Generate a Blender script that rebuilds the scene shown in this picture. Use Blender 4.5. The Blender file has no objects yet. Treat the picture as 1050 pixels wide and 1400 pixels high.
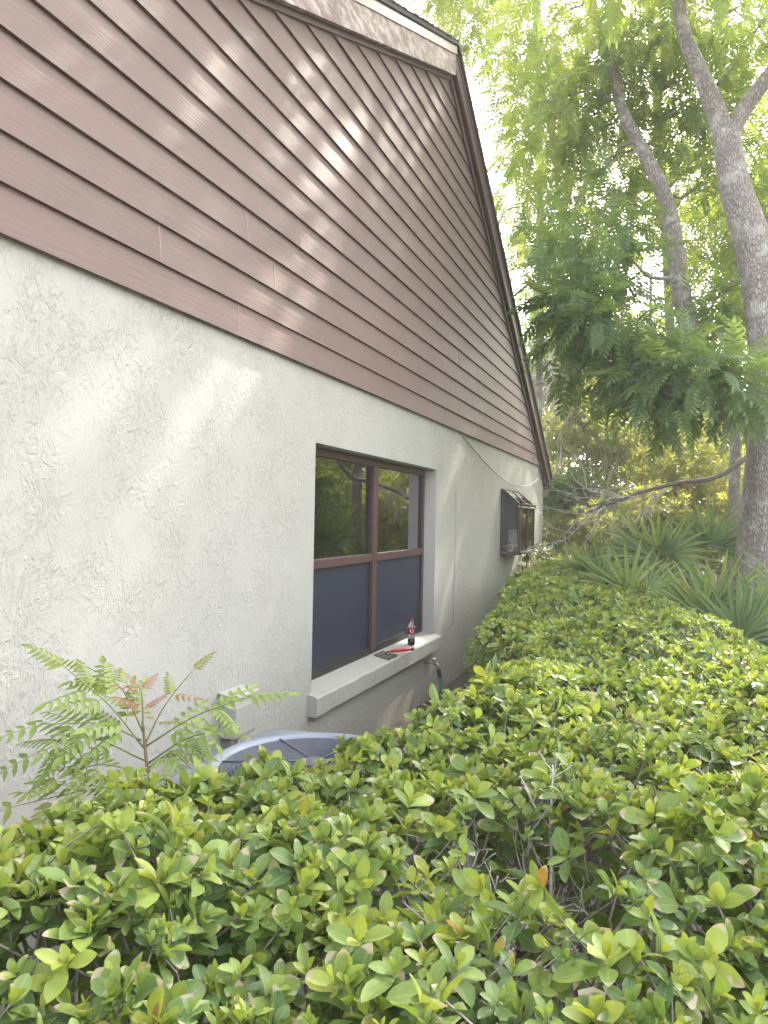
import bpy, math, random
import numpy as np
from mathutils import Vector, Matrix

R_ = math.radians
rnd = random.Random(7)
rng = np.random.default_rng(11)
scene = bpy.context.scene
COL = scene.collection

# ------------------------------------------------------------------ camera
CAM = np.array([2.10, 0.0, 1.72])
YAW, PITCH, ROLL, FPX = R_(20.5), R_(0.33), 0.018, 1040.0
_f0 = np.array([-math.sin(YAW), math.cos(YAW), 0.0])
_r0 = np.array([math.cos(YAW), math.sin(YAW), 0.0])
_u0 = np.array([0.0, 0.0, 1.0])
CF = _f0 * math.cos(PITCH) + _u0 * math.sin(PITCH)
_u1 = _u0 * math.cos(PITCH) - _f0 * math.sin(PITCH)
CR = _r0 * math.cos(ROLL) + _u1 * math.sin(ROLL)
CU = _u1 * math.cos(ROLL) - _r0 * math.sin(ROLL)
cam_data = bpy.data.cameras.new("camera")
cam_data.sensor_fit = 'VERTICAL'
cam_data.sensor_height = 36.0
cam_data.lens = FPX / 1400.0 * 36.0
cam_data.clip_start = 0.05
cam_data.clip_end = 500.0
cam = bpy.data.objects.new("camera", cam_data)
COL.objects.link(cam)
cam.matrix_world = Matrix(((CR[0], CU[0], -CF[0], CAM[0]),
                           (CR[1], CU[1], -CF[1], CAM[1]),
                           (CR[2], CU[2], -CF[2], CAM[2]),
                           (0, 0, 0, 1)))
scene.camera = cam

# ------------------------------------------------------------------ sky, sun, exposure
SUN_EL, SUN_AZ = R_(43), R_(13.0)
world = bpy.data.worlds.new("World")
scene.world = world
world.use_nodes = True
wn = world.node_tree.nodes
wl = world.node_tree.links
for n in list(wn):
    wn.remove(n)
w_out = wn.new("ShaderNodeOutputWorld")
w_bg = wn.new("ShaderNodeBackground")
w_sky = wn.new("ShaderNodeTexSky")
w_sky.sky_type = 'NISHITA'
w_sky.sun_disc = False
w_sky.sun_elevation = SUN_EL
w_sky.sun_rotation = SUN_AZ
w_sky.air_density = 1.0
w_sky.dust_density = 4.0
w_sky.ozone_density = 1.0
w_hs = wn.new("ShaderNodeHueSaturation")      # hazy, milky summer sky
w_hs.inputs['Saturation'].default_value = 0.30
w_bg.inputs['Strength'].default_value = 0.15
wl.new(w_sky.outputs[0], w_hs.inputs['Color'])
wl.new(w_hs.outputs[0], w_bg.inputs['Color'])
wl.new(w_bg.outputs[0], w_out.inputs['Surface'])

sun_dir = Vector((math.sin(SUN_AZ) * math.cos(SUN_EL), math.cos(SUN_AZ) * math.cos(SUN_EL), math.sin(SUN_EL)))
sun_data = bpy.data.lights.new("sun", 'SUN')
sun_data.energy = 2.3
sun_data.angle = R_(0.8)
sun_data.color = (1.0, 0.93, 0.80)
sun = bpy.data.objects.new("sun", sun_data)
COL.objects.link(sun)
sun.location = sun_dir * 40
sun.rotation_euler = sun_dir.to_track_quat('Z', 'Y').to_euler()

vs = scene.view_settings
vs.view_transform = 'Standard'
vs.look = 'None'
vs.gamma = 1.0
vs.exposure = 2.9
scene.cycles.use_denoising = True
scene.cycles.max_bounces = 6
scene.cycles.transparent_max_bounces = 12
scene.cycles.sample_clamp_indirect = 6.0


def at(px, py, fwd):
    """world point seen at photo pixel (px, py), fwd metres ahead of the camera"""
    return CAM + fwd * (CF + CR * (px - 525.0) / FPX + CU * (700.0 - py) / FPX)


# ------------------------------------------------------------------ object helpers
def link(o, parent=None):
    COL.objects.link(o)
    if parent is not None:
        o.parent = parent
    return o


def tag(o, label, cat, group=None, kind=None):
    o["label"] = label
    o["category"] = cat
    if group:
        o["group"] = group
    if kind:
        o["kind"] = kind
    return o


def thing(name, label, cat, loc=(0, 0, 0), group=None):
    o = bpy.data.objects.new(name, None)
    o.location = loc
    o.empty_display_size = 0.1
    link(o)
    return tag(o, label, cat, group)


class MB:
    """collects polygons for ONE mesh object"""
    def __init__(self):
        self.v = []
        self.f = []

    def add(self, verts, faces):
        b = len(self.v)
        self.v.extend([tuple(map(float, p)) for p in verts])
        self.f.extend([tuple(i + b for i in f) for f in faces])
        return self

    def box(self, x0, x1, y0, y1, z0, z1):
        v = [(x0, y0, z0), (x1, y0, z0), (x1, y1, z0), (x0, y1, z0), (x0, y0, z1), (x1, y0, z1), (x1, y1, z1), (x0, y1, z1)]
        f = [(3, 2, 1, 0), (4, 5, 6, 7), (0, 1, 5, 4), (1, 2, 6, 5), (2, 3, 7, 6), (3, 0, 4, 7)]
        return self.add(v, f)

    def prism(self, poly_a, poly_b):
        n = len(poly_a)
        f = [tuple(range(n - 1, -1, -1)), tuple(range(n, 2 * n))]
        f += [(i, (i + 1) % n, n + (i + 1) % n, n + i) for i in range(n)]
        return self.add(list(poly_a) + list(poly_b), f)

    def tube(self, pts, radii, sides=8, cap=True):
        v, f = tube_np(pts, radii, sides, cap)
        return self.add(v, f)

    def lathe(self, prof, c, sides=24, axis='z'):
        v = []
        for r, z in prof:
            for k in range(sides):
                a = 2 * math.pi * k / sides
                v.append((c[0] + r * math.cos(a), c[1] + r * math.sin(a), c[2] + z))
        f = []
        for i in range(len(prof) - 1):
            for k in range(sides):
                k2 = (k + 1) % sides
                f.append((i * sides + k, i * sides + k2, (i + 1) * sides + k2, (i + 1) * sides + k))
        f.append(tuple(range(sides - 1, -1, -1)))
        f.append(tuple((len(prof) - 1) * sides + k for k in range(sides)))
        return self.add(v, f)

    def build(self, name, mat, parent=None, smooth=False, bevel=0.0, loc=None):
        me = bpy.data.meshes.new(name)
        me.from_pydata(self.v, [], self.f)
        me.validate()
        if smooth:
            me.polygons.foreach_set('use_smooth', [True] * len(me.polygons))
        me.materials.append(mat)
        o = bpy.data.objects.new(name, me)
        if loc is not None:
            o.location = loc
        link(o, parent)
        if bevel:
            m = o.modifiers.new('bevel', 'BEVEL')
            m.width = bevel
            m.segments = 2
            m.limit_method = 'ANGLE'
        return o


def tube_np(pts, radii, sides=8, cap=True, wobble=0.0, seed=0):
    P = np.asarray(pts, float)
    n = len(P)
    Rr = np.broadcast_to(np.asarray(radii, float), (n,))
    T = np.gradient(P, axis=0)
    T /= np.linalg.norm(T, axis=1)[:, None] + 1e-9
    ref = np.array([0.0, 0.0, 1.0]) if abs(T[0, 2]) < 0.9 else np.array([1.0, 0.0, 0.0])
    u = np.cross(T[0], ref)
    u /= np.linalg.norm(u)
    lr = np.random.default_rng(seed)
    ph = lr.uniform(0, 6.28, 4)
    V = []
    ang = np.arange(sides) * 2 * math.pi / sides
    for i in range(n):
        u = u - T[i] * np.dot(u, T[i])
        u /= np.linalg.norm(u) + 1e-9
        w = np.cross(T[i], u)
        rr = Rr[i] * (1 + wobble * (np.sin(2 * ang + ph[0] + i * .35) + .7 * np.sin(3 * ang + ph[1] - i * .5) + .5 * np.sin(5 * ang + ph[2] + i * .8)))
        V.append(P[i] + rr[:, None] * (np.cos(ang)[:, None] * u + np.sin(ang)[:, None] * w))
    V = np.concatenate(V)
    F = []
    for i in range(n - 1):
        for k in range(sides):
            k2 = (k + 1) % sides
            F.append((i * sides + k, i * sides + k2, (i + 1) * sides + k2, (i + 1) * sides + k))
    if cap:
        F.append(tuple(range(sides - 1, -1, -1)))
        F.append(tuple((n - 1) * sides + k for k in range(sides)))
    return V, F


def smooth_path(pts, n):
    """Catmull-Rom through the points"""
    P = np.asarray(pts, float)
    P = np.vstack([2 * P[0] - P[1], P, 2 * P[-1] - P[-2]])
    out = []
    m = len(P) - 3
    for k in range(n):
        u = k / (n - 1) * m
        i = min(int(u), m - 1)
        t = u - i
        a, b, c, d = P[i], P[i + 1], P[i + 2], P[i + 3]
        out.append(.5 * (2 * b + (c - a) * t + (2 * a - 5 * b + 4 * c - d) * t * t + (3 * b - a - 3 * c + d) * t ** 3))
    return np.array(out)


def frames(d, n):
    """(N,3) directions and rough normals -> (N,3,3) rotation, columns x,y(=d),z"""
    y = d / (np.linalg.norm(d, axis=1)[:, None] + 1e-9)
    z = n - y * np.sum(n * y, axis=1)[:, None]
    ln = np.linalg.norm(z, axis=1)[:, None]
    z = np.where(ln > 1e-4, z / (ln + 1e-9), np.cross(y, np.array([1.0, 0.3, 0.2])))
    x = np.cross(y, z)
    return np.stack([x, y, z], axis=2)


def scatter(tmpl, Rm, T, S, v):
    """bakes N copies of a template (verts, faces-by-quads, t) -> arrays"""
    tv, tf, tt = tmpl[:3]
    sv_ = tmpl[3] if len(tmpl) > 3 else np.full(len(tt), .5)
    N = len(T)
    if np.ndim(S) == 1:
        S = np.repeat(np.asarray(S)[:, None], 3, axis=1)
    V = np.einsum('nij,nvj->nvi', Rm, tv[None] * S[:, None, :]) + T[:, None, :]
    nv = len(tv)
    F = (tf[None] + (np.arange(N) * nv)[:, None, None]).reshape(-1, tf.shape[1])
    A = np.zeros((N, nv, 3), np.float32)
    A[:, :, 0] = np.asarray(v)[:, None]
    A[:, :, 1] = tt[None]
    A[:, :, 2] = sv_[None]
    return V.reshape(-1, 3), F, A.reshape(-1, 3)


def mesh_np(name, parts, mat, parent=None, smooth=True):
    """parts: list of (V, F, A); faces of one part all have equal length"""
    nv = sum(len(p[0]) for p in parts)
    me = bpy.data.meshes.new(name)
    me.vertices.add(nv)
    me.vertices.foreach_set('co', np.concatenate([p[0] for p in parts]).astype(np.float32).ravel())
    loops, starts, totals = [], [], []
    off = ls = 0
    for V, F, A in parts:
        k = F.shape[1]
        loops.append((F + off).ravel())
        starts.append(ls + np.arange(len(F)) * k)
        totals.append(np.full(len(F), k))
        ls += F.size
        off += len(V)
    loops = np.concatenate(loops).astype(np.int32)
    starts = np.concatenate(starts).astype(np.int32)
    me.loops.add(len(loops))
    me.loops.foreach_set('vertex_index', loops)
    me.polygons.add(len(starts))
    me.polygons.foreach_set('loop_start', starts)
    me.polygons.foreach_set('use_smooth', np.full(len(starts), smooth))
    at_ = me.attributes.new('leaf', 'FLOAT_VECTOR', 'POINT')
    at_.data.foreach_set('vector', np.concatenate([p[2] for p in parts]).astype(np.float32).ravel())
    me.update(calc_edges=True)
    me.materials.append(mat)
    o = bpy.data.objects.new(name, me)
    return link(o, parent)


def pack(V, F, v=0.5):
    """tube_np output -> part list (quads only; n-gon caps dropped)"""
    F4 = np.array([f for f in F if len(f) == 4], int)
    return (np.asarray(V), F4, np.tile(np.array([[v, 0.5, 0]], np.float32), (len(V), 1)))


# ------------------------------------------------------------------ materials
def new_mat(name):
    m = bpy.data.materials.new(name)
    m.use_nodes = True
    nt = m.node_tree
    b = nt.nodes.get('Principled BSDF')
    return m, nt, b


def plain(name, col, rough=0.6, metal=0.0, spec=0.5, noise=0.12, scale=14.0, bump=0.0):
    m, nt, b = new_mat(name)
    tc = nt.nodes.new('ShaderNodeTexCoord')
    nz = nt.nodes.new('ShaderNodeTexNoise')
    nz.inputs['Scale'].default_value = scale
    nz.inputs['Detail'].default_value = 6
    nt.links.new(tc.outputs['Object'], nz.inputs['Vector'])
    mx = nt.nodes.new('ShaderNodeMix')
    mx.data_type = 'RGBA'
    mx.inputs['A'].default_value = (*[c * (1 - noise) for c in col], 1)
    mx.inputs['B'].default_value = (*[min(1, c * (1 + noise)) for c in col], 1)
    nt.links.new(nz.outputs['Fac'], mx.inputs['Factor'])
    nt.links.new(mx.outputs['Result'], b.inputs['Base Color'])
    b.inputs['Roughness'].default_value = rough
    b.inputs['Metallic'].default_value = metal
    b.inputs['Specular IOR Level'].default_value = spec
    if bump:
        bp = nt.nodes.new('ShaderNodeBump')
        bp.inputs['Strength'].default_value = bump
        bp.inputs['Distance'].default_value = 0.005
        nt.links.new(nz.outputs['Fac'], bp.inputs['Height'])
        nt.links.new(bp.outputs['Normal'], b.inputs['Normal'])
    return m


def N(nt, t, **kw):
    n = nt.nodes.new(t)
    for k, v in kw.items():
        if hasattr(n, k) and k not in n.inputs:
            setattr(n, k, v)
        else:
            n.inputs[k].default_value = v
    return n


def ramp(nt, stops, interp='LINEAR'):
    r = nt.nodes.new('ShaderNodeValToRGB')
    r.color_ramp.interpolation = interp
    e = r.color_ramp.elements
    while len(e) < len(stops):
        e.new(0.5)
    for el, (p, c) in zip(e, stops):
        el.position = p
        el.color = (*c, 1) if len(c) == 3 else c
    return r


def math_node(nt, op, a=None, b=None, clamp=False):
    n = nt.nodes.new('ShaderNodeMath')
    n.operation = op
    n.use_clamp = clamp
    for i, s in enumerate((a, b)):
        if s is None:
            continue
        if isinstance(s, (int, float)):
            n.inputs[i].default_value = s
        else:
            nt.links.new(s, n.inputs[i])
    return n.outputs[0]


def stucco_mat(name='stucco'):
    m, nt, b = new_mat(name)
    L = nt.links.new
    tc = N(nt, 'ShaderNodeTexCoord')
    # skip-trowel relief: flat smears with torn, ridged edges
    warp = N(nt, 'ShaderNodeTexNoise', Scale=5.0, Detail=3.0)
    L(tc.outputs['Object'], warp.inputs['Vector'])
    wv = nt.nodes.new('ShaderNodeVectorMath')
    wv.operation = 'MULTIPLY_ADD'
    wv.inputs[1].default_value = (0.16, 0.16, 0.16)
    L(warp.outputs['Color'], wv.inputs[0])
    L(tc.outputs['Object'], wv.inputs[2])
    mp = N(nt, 'ShaderNodeMapping')
    mp.inputs['Rotation'].default_value = (0.5, 0, 0)
    mp.inputs['Scale'].default_value = (1, 1.0, 0.62)
    L(wv.outputs[0], mp.inputs['Vector'])
    big = N(nt, 'ShaderNodeTexNoise', Scale=21.0, Detail=5.0, Roughness=0.62)
    L(mp.outputs[0], big.inputs['Vector'])
    ridge = math_node(nt, 'ABSOLUTE', math_node(nt, 'SUBTRACT', big.outputs['Fac'], 0.5))
    r1 = ramp(nt, [(0.0, (1, 1, 1)), (0.025, (0.25, 0.25, 0.25)), (0.07, (0, 0, 0))])
    L(ridge, r1.inputs['Fac'])
    pl = ramp(nt, [(0.40, (0, 0, 0)), (0.52, (1, 1, 1))])
    L(big.outputs['Fac'], pl.inputs['Fac'])
    fine = N(nt, 'ShaderNodeTexNoise', Scale=52.0, Detail=5.0, Roughness=0.62)
    L(mp.outputs[0], fine.inputs['Vector'])
    fr = ramp(nt, [(0.50, (0, 0, 0)), (0.66, (1, 1, 1))])
    L(fine.outputs['Fac'], fr.inputs['Fac'])
    zone = N(nt, 'ShaderNodeTexNoise', Scale=3.2, Detail=3.0)
    L(tc.outputs['Object'], zone.inputs['Vector'])
    zr = ramp(nt, [(0.36, (0.22, 0.22, 0.22)), (0.56, (1, 1, 1))])
    L(zone.outputs['Fac'], zr.inputs['Fac'])
    h = math_node(nt, 'ADD', math_node(nt, 'MULTIPLY', r1.outputs[0], 0.28), math_node(nt, 'MULTIPLY', pl.outputs[0], 0.55))
    h = math_node(nt, 'ADD', h, math_node(nt, 'MULTIPLY', fr.outputs[0], 0.6))
    h = math_node(nt, 'MULTIPLY', h, zr.outputs[0])
    bp = N(nt, 'ShaderNodeBump', Strength=0.75, Distance=0.005)
    L(h, bp.inputs['Height'])
    L(bp.outputs[0], b.inputs['Normal'])
    dirt = N(nt, 'ShaderNodeTexNoise', Scale=1.3, Detail=6.0)
    L(tc.outputs['Object'], dirt.inputs['Vector'])
    cr = ramp(nt, [(0.3, (0.385, 0.373, 0.338)), (0.7, (0.425, 0.413, 0.378))])
    L(dirt.outputs['Fac'], cr.inputs['Fac'])
    # darker and browner towards the soil
    sep = N(nt, 'ShaderNodeSeparateXYZ')
    L(tc.outputs['Object'], sep.inputs[0])
    zz = math_node(nt, 'ADD', sep.outputs['Z'], math_node(nt, 'MULTIPLY', dirt.outputs['Fac'], -0.25))
    mr = N(nt, 'ShaderNodeMapRange')
    mr.inputs['From Min'].default_value = -0.1
    mr.inputs['From Max'].default_value = 0.22
    L(zz, mr.inputs['Value'])
    mx = N(nt, 'ShaderNodeMix', data_type='RGBA')
    mx.inputs['A'].default_value = (0.33, 0.30, 0.26, 1)
    L(mr.outputs[0], mx.inputs['Factor'])
    L(cr.outputs[0], mx.inputs['B'])
    L(mx.outputs['Result'], b.inputs['Base Color'])
    b.inputs['Roughness'].default_value = 0.55
    b.inputs['Specular IOR Level'].default_value = 0.35
    return m


def wood_mat(name, c0, c1, grain=1.0, rough=0.5, peel=None, spec=0.4):
    """painted wood with raised grain along Y"""
    m, nt, b = new_mat(name)
    L = nt.links.new
    tc = N(nt, 'ShaderNodeTexCoord')
    oi = N(nt, 'ShaderNodeObjectInfo')
    ad = nt.nodes.new('ShaderNodeVectorMath')
    ad.operation = 'ADD'
    cmb = N(nt, 'ShaderNodeCombineXYZ')
    L(math_node(nt, 'MULTIPLY', oi.outputs['Random'], 31.0), cmb.inputs['Y'])
    L(math_node(nt, 'MULTIPLY', oi.outputs['Random'], 7.0), cmb.inputs['Z'])
    L(tc.outputs['Object'], ad.inputs[0])
    L(cmb.outputs[0], ad.inputs[1])
    mp = N(nt, 'ShaderNodeMapping')
    mp.inputs['Scale'].default_value = (1, 0.035, 1.0)
    L(ad.outputs[0], mp.inputs['Vector'])
    nz = N(nt, 'ShaderNodeTexNoise', Scale=7.0, Detail=3.0, Distortion=0.15)
    L(mp.outputs[0], nz.inputs['Vector'])
    ring = math_node(nt, 'SINE', math_node(nt, 'MULTIPLY', nz.outputs['Fac'], 120.0))
    mp2 = N(nt, 'ShaderNodeMapping')
    mp2.inputs['Scale'].default_value = (1, 0.03, 1.0)
    L(ad.outputs[0], mp2.inputs['Vector'])
    fib = N(nt, 'ShaderNodeTexNoise', Scale=160.0, Detail=3.0)
    L(mp2.outputs[0], fib.inputs['Vector'])
    h = math_node(nt, 'ADD', math_node(nt, 'MULTIPLY', ring, 0.5), fib.outputs['Fac'])
    bp = N(nt, 'ShaderNodeBump', Strength=0.45 * grain, Distance=0.0012)
    L(h, bp.inputs['Height'])
    L(bp.outputs[0], b.inputs['Normal'])
    wz = N(nt, 'ShaderNodeTexNoise', Scale=2.2, Detail=5.0)
    L(ad.outputs[0], wz.inputs['Vector'])
    mx = N(nt, 'ShaderNodeMix', data_type='RGBA')
    mx.inputs['A'].default_value = (*c0, 1)
    mx.inputs['B'].default_value = (*c1, 1)
    L(math_node(nt, 'ADD', math_node(nt, 'MULTIPLY', wz.outputs['Fac'], 0.6), math_node(nt, 'MULTIPLY', oi.outputs['Random'], 0.4), True), mx.inputs['Factor'])
    outc = mx.outputs['Result']
    if peel:
        pz = N(nt, 'ShaderNodeTexNoise', Scale=9.0, Detail=8.0, Roughness=0.7)
        mp3 = N(nt, 'ShaderNodeMapping')
        mp3.inputs['Scale'].default_value = (1, 0.6, 1.6)
        L(ad.outputs[0], mp3.inputs['Vector'])
        L(mp3.outputs[0], pz.inputs['Vector'])
        pr = ramp(nt, [(0.46, (0, 0, 0)), (0.58, (1, 1, 1))])
        L(pz.outputs['Fac'], pr.inputs['Fac'])
        mx2 = N(nt, 'ShaderNodeMix', data_type='RGBA')
        mx2.inputs['B'].default_value = (*peel, 1)
        L(pr.outputs[0], mx2.inputs['Factor'])
        L(outc, mx2.inputs['A'])
        outc = mx2.outputs['Result']
    L(outc, b.inputs['Base Color'])
    b.inputs['Roughness'].default_value = rough
    b.inputs['Specular IOR Level'].default_value = spec
    return m


def bark_mat(name, c0, c1, scale=1.0, lichen=(0.45, 0.46, 0.42), depth=0.02):
    m, nt, b = new_mat(name)
    L = nt.links.new
    tc = N(nt, 'ShaderNodeTexCoord')
    mp = N(nt, 'ShaderNodeMapping')
    mp.inputs['Scale'].default_value = (1, 1, 0.34)
    wz = N(nt, 'ShaderNodeTexNoise', Scale=6.0 * scale, Detail=3.0)
    L(tc.outputs['Object'], wz.inputs['Vector'])
    wv = nt.nodes.new('ShaderNodeVectorMath')
    wv.operation = 'MULTIPLY_ADD'
    wv.inputs[1].default_value = (0.09 / scale,) * 3
    L(wz.outputs['Color'], wv.inputs[0])
    L(tc.outputs['Object'], wv.inputs[2])
    L(wv.outputs[0], mp.inputs['Vector'])
    vo = N(nt, 'ShaderNodeTexVoronoi', feature='DISTANCE_TO_EDGE', Scale=38.0 * scale)
    L(mp.outputs[0], vo.inputs['Vector'])
    vr = ramp(nt, [(0.0, (0.15, 0.15, 0.15)), (0.22, (0.75, 0.75, 0.75)), (0.6, (1, 1, 1))])
    L(vo.outputs['Distance'], vr.inputs['Fac'])
    nz = N(nt, 'ShaderNodeTexNoise', Scale=34.0 * scale, Detail=6.0)
    L(mp.outputs[0], nz.inputs['Vector'])
    h = math_node(nt, 'ADD', vr.outputs[0], math_node(nt, 'MULTIPLY', nz.outputs['Fac'], 0.5))
    bp = N(nt, 'ShaderNodeBump', Strength=0.9, Distance=depth)
    L(h, bp.inputs['Height'])
    L(bp.outputs[0], b.inputs['Normal'])
    mx = N(nt, 'ShaderNodeMix', data_type='RGBA')
    mx.inputs['A'].default_value = (*c0, 1)
    mx.inputs['B'].default_value = (*c1, 1)
    L(math_node(nt, 'MULTIPLY', vr.outputs[0], math_node(nt, 'ADD', nz.outputs['Fac'], 0.3), True), mx.inputs['Factor'])
    lz = N(nt, 'ShaderNodeTexNoise', Scale=4.0 * scale, Detail=8.0, Roughness=0.68)
    L(tc.outputs['Object'], lz.inputs['Vector'])
    lr = ramp(nt, [(0.52, (0, 0, 0)), (0.63, (0.75, 0.75, 0.75))])
    L(lz.outputs['Fac'], lr.inputs['Fac'])
    mx2 = N(nt, 'ShaderNodeMix', data_type='RGBA')
    L(lr.outputs[0], mx2.inputs['Factor'])
    L(mx.outputs['Result'], mx2.inputs['A'])
    mx2.inputs['B'].default_value = (*lichen, 1)
    L(mx2.outputs['Result'], b.inputs['Base Color'])
    b.inputs['Roughness'].default_value = 0.85
    return m


def leaf_mat(name, stops, trans=0.4, tcol=(1.25, 1.25, 0.55), rough=0.42, spec=0.5, tip=None, source='ATTR', vein=False):
    """stops: colour over the per-leaf value; part of the light passes through the blade"""
    m, nt, b = new_mat(name)
    L = nt.links.new
    out = nt.nodes.get('Material Output')
    atr = N(nt, 'ShaderNodeAttribute')
    atr.attribute_name = 'leaf'
    sep = N(nt, 'ShaderNodeSeparateXYZ')
    L(atr.outputs['Vector'], sep.inputs[0])
    if source == 'OBJ':
        oi = N(nt, 'ShaderNodeObjectInfo')
        sc = N(nt, 'ShaderNodeSeparateColor')
        L(oi.outputs['Color'], sc.inputs[0])
        vsrc = sc.outputs[0]
    else:
        vsrc = sep.outputs['X']
    r = ramp(nt, stops)
    L(vsrc, r.inputs['Fac'])
    tc = N(nt, 'ShaderNodeTexCoord')
    nz = N(nt, 'ShaderNodeTexNoise', Scale=60.0, Detail=3.0)
    geo = N(nt, 'ShaderNodeNewGeometry')
    L(geo.outputs['Position'], nz.inputs['Vector'])
    hs = N(nt, 'ShaderNodeHueSaturation')
    L(r.outputs[0], hs.inputs['Color'])
    L(math_node(nt, 'ADD', math_node(nt, 'MULTIPLY', nz.outputs['Fac'], 0.5), 0.75), hs.inputs['Value'])
    colr = hs.outputs[0]
    if vein:
        vr2 = ramp(nt, [(0.0, (0.55, 0.55, 0.55)), (0.10, (0, 0, 0)), (0.90, (0, 0, 0)), (1.0, (0.35, 0.35, 0.35))])
        L(sep.outputs['Z'], vr2.inputs['Fac'])
        mv = N(nt, 'ShaderNodeMix', data_type='RGBA')
        L(vr2.outputs[0], mv.inputs['Factor'])
        L(colr, mv.inputs['A'])
        mv.inputs['B'].default_value = (0.34, 0.40, 0.16, 1)
        colr = mv.outputs['Result']
    if tip:
        # sheared, dried tips on some of the leaves
        wn_ = N(nt, 'ShaderNodeTexWhiteNoise', noise_dimensions='1D')
        L(vsrc, wn_.inputs['W'])
        sel = math_node(nt, 'LESS_THAN', wn_.outputs['Value'], 0.36)
        tt = math_node(nt, 'ADD', sep.outputs['Y'], math_node(nt, 'MULTIPLY', nz.outputs['Fac'], 0.25))
        edge = ramp(nt, [(0.93, (0, 0, 0)), (1.0, (1, 1, 1))])
        L(tt, edge.inputs['Fac'])
        mx = N(nt, 'ShaderNodeMix', data_type='RGBA')
        L(math_node(nt, 'MULTIPLY', sel, edge.outputs[0]), mx.inputs['Factor'])
        L(colr, mx.inputs['A'])
        mx.inputs['B'].default_value = (*tip, 1)
        colr = mx.outputs['Result']
    L(colr, b.inputs['Base Color'])
    b.inputs['Roughness'].default_value = rough
    b.inputs['Specular IOR Level'].default_value = spec
    tr = N(nt, 'ShaderNodeBsdfTranslucent')
    mt = N(nt, 'ShaderNodeMix', data_type='RGBA', blend_type='MULTIPLY')
    mt.inputs['Factor'].default_value = 1.0
    L(colr, mt.inputs['A'])
    mt.inputs['B'].default_value = (*tcol, 1)
    L(mt.outputs['Result'], tr.inputs['Color'])
    ms = N(nt, 'ShaderNodeMixShader')
    ms.inputs['Fac'].default_value = trans
    L(b.outputs[0], ms.inputs[1])
    L(tr.outputs[0], ms.inputs[2])
    L(ms.outputs[0], out.inputs['Surface'])
    return m


def glass_mat(name, tint=(0.75, 0.78, 0.78), ior=1.5, boost=1.0):
    m, nt, b = new_mat(name)
    nt.nodes.remove(b)
    out = nt.nodes.get('Material Output')
    tr = N(nt, 'ShaderNodeBsdfTransparent')
    tr.inputs['Color'].default_value = (*tint, 1)
    gl = N(nt, 'ShaderNodeBsdfGlossy')
    gl.inputs['Roughness'].default_value = 0.0
    gl.inputs['Color'].default_value = (0.95, 0.97, 0.97, 1)
    geo = N(nt, 'ShaderNodeNewGeometry')
    nz = N(nt, 'ShaderNodeTexNoise', Scale=1.5, Detail=1.0)
    nt.links.new(geo.outputs['Position'], nz.inputs['Vector'])
    bp = N(nt, 'ShaderNodeBump', Strength=0.06, Distance=0.02)
    nt.links.new(nz.outputs['Fac'], bp.inputs['Height'])
    nt.links.new(bp.outputs[0], gl.inputs['Normal'])
    fr = N(nt, 'ShaderNodeFresnel')
    fr.inputs['IOR'].default_value = ior
    ms = N(nt, 'ShaderNodeMixShader')
    nt.links.new(math_node(nt, 'MULTIPLY', fr.outputs[0], boost, True), ms.inputs['Fac'])
    nt.links.new(tr.outputs[0], ms.inputs[1])
    nt.links.new(gl.outputs[0], ms.inputs[2])
    nt.links.new(ms.outputs[0], out.inputs['Surface'])
    return m


def ground_mat():
    m, nt, b = new_mat('leaf_litter_soil')
    L = nt.links.new
    tc = N(nt, 'ShaderNodeTexCoord')
    a = N(nt, 'ShaderNodeTexNoise', Scale=30.0, Detail=8.0, Roughness=0.7)
    L(tc.outputs['Object'], a.inputs['Vector'])
    c = ramp(nt, [(0.3, (0.03, 0.024, 0.018)), (0.5, (0.065, 0.052, 0.038)), (0.68, (0.13, 0.105, 0.08))])
    L(a.outputs['Fac'], c.inputs['Fac'])
    L(c.outputs[0], b.inputs['Base Color'])
    bp = N(nt, 'ShaderNodeBump', Strength=0.8, Distance=0.02)
    L(a.outputs['Fac'], bp.inputs['Height'])
    L(bp.outputs[0], b.inputs['Normal'])
    b.inputs['Roughness'].default_value = 0.9
    return m


M_STUCCO = stucco_mat()
M_SIDING = wood_mat('brown_painted_siding', (0.142, 0.093, 0.081), (0.180, 0.120, 0.105), 0.9, 0.58)
M_FASCIA = wood_mat('weathered_fascia', (0.17, 0.115, 0.10), (0.24, 0.17, 0.15), 1.4, 0.6, peel=(0.42, 0.36, 0.32))
M_CAULK = plain('pale_caulk', (0.30, 0.235, 0.225), 0.6)
M_RAKE = wood_mat('brown_rake_paint', (0.125, 0.078, 0.066), (0.165, 0.108, 0.094), 0.8, 0.55)
M_TRIM = wood_mat('brown_trim', (0.11, 0.066, 0.055), (0.135, 0.082, 0.07), 0.5, 0.5)
M_DRIP = plain('drip_edge_metal', (0.34, 0.27, 0.25), 0.35, 0.3)
M_SHINGLE = plain('roof_shingles', (0.10, 0.085, 0.075), 0.9, noise=0.5, scale=30, bump=0.8)
M_FRAME = plain('bronze_window_frame', (0.085, 0.046, 0.043), 0.45, noise=0.1)
M_SEAL = plain('dark_window_gasket', (0.03, 0.024, 0.023), 0.6)
M_GLASS = glass_mat('window_glass', (0.62, 0.64, 0.66), 1.52, 2.2)
M_GLASS2 = glass_mat('garden_window_glass', (0.86, 0.88, 0.86), 1.5, 1.0)
M_SCREEN = plain('blue_grey_solar_screen', (0.028, 0.031, 0.053), 0.42, spec=0.5, noise=0.05, scale=300)
M_ROOM = plain('interior_paint', (0.13, 0.105, 0.08), 0.8)
M_BLIND = plain('vertical_blind', (0.30, 0.29, 0.28), 0.7)
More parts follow.
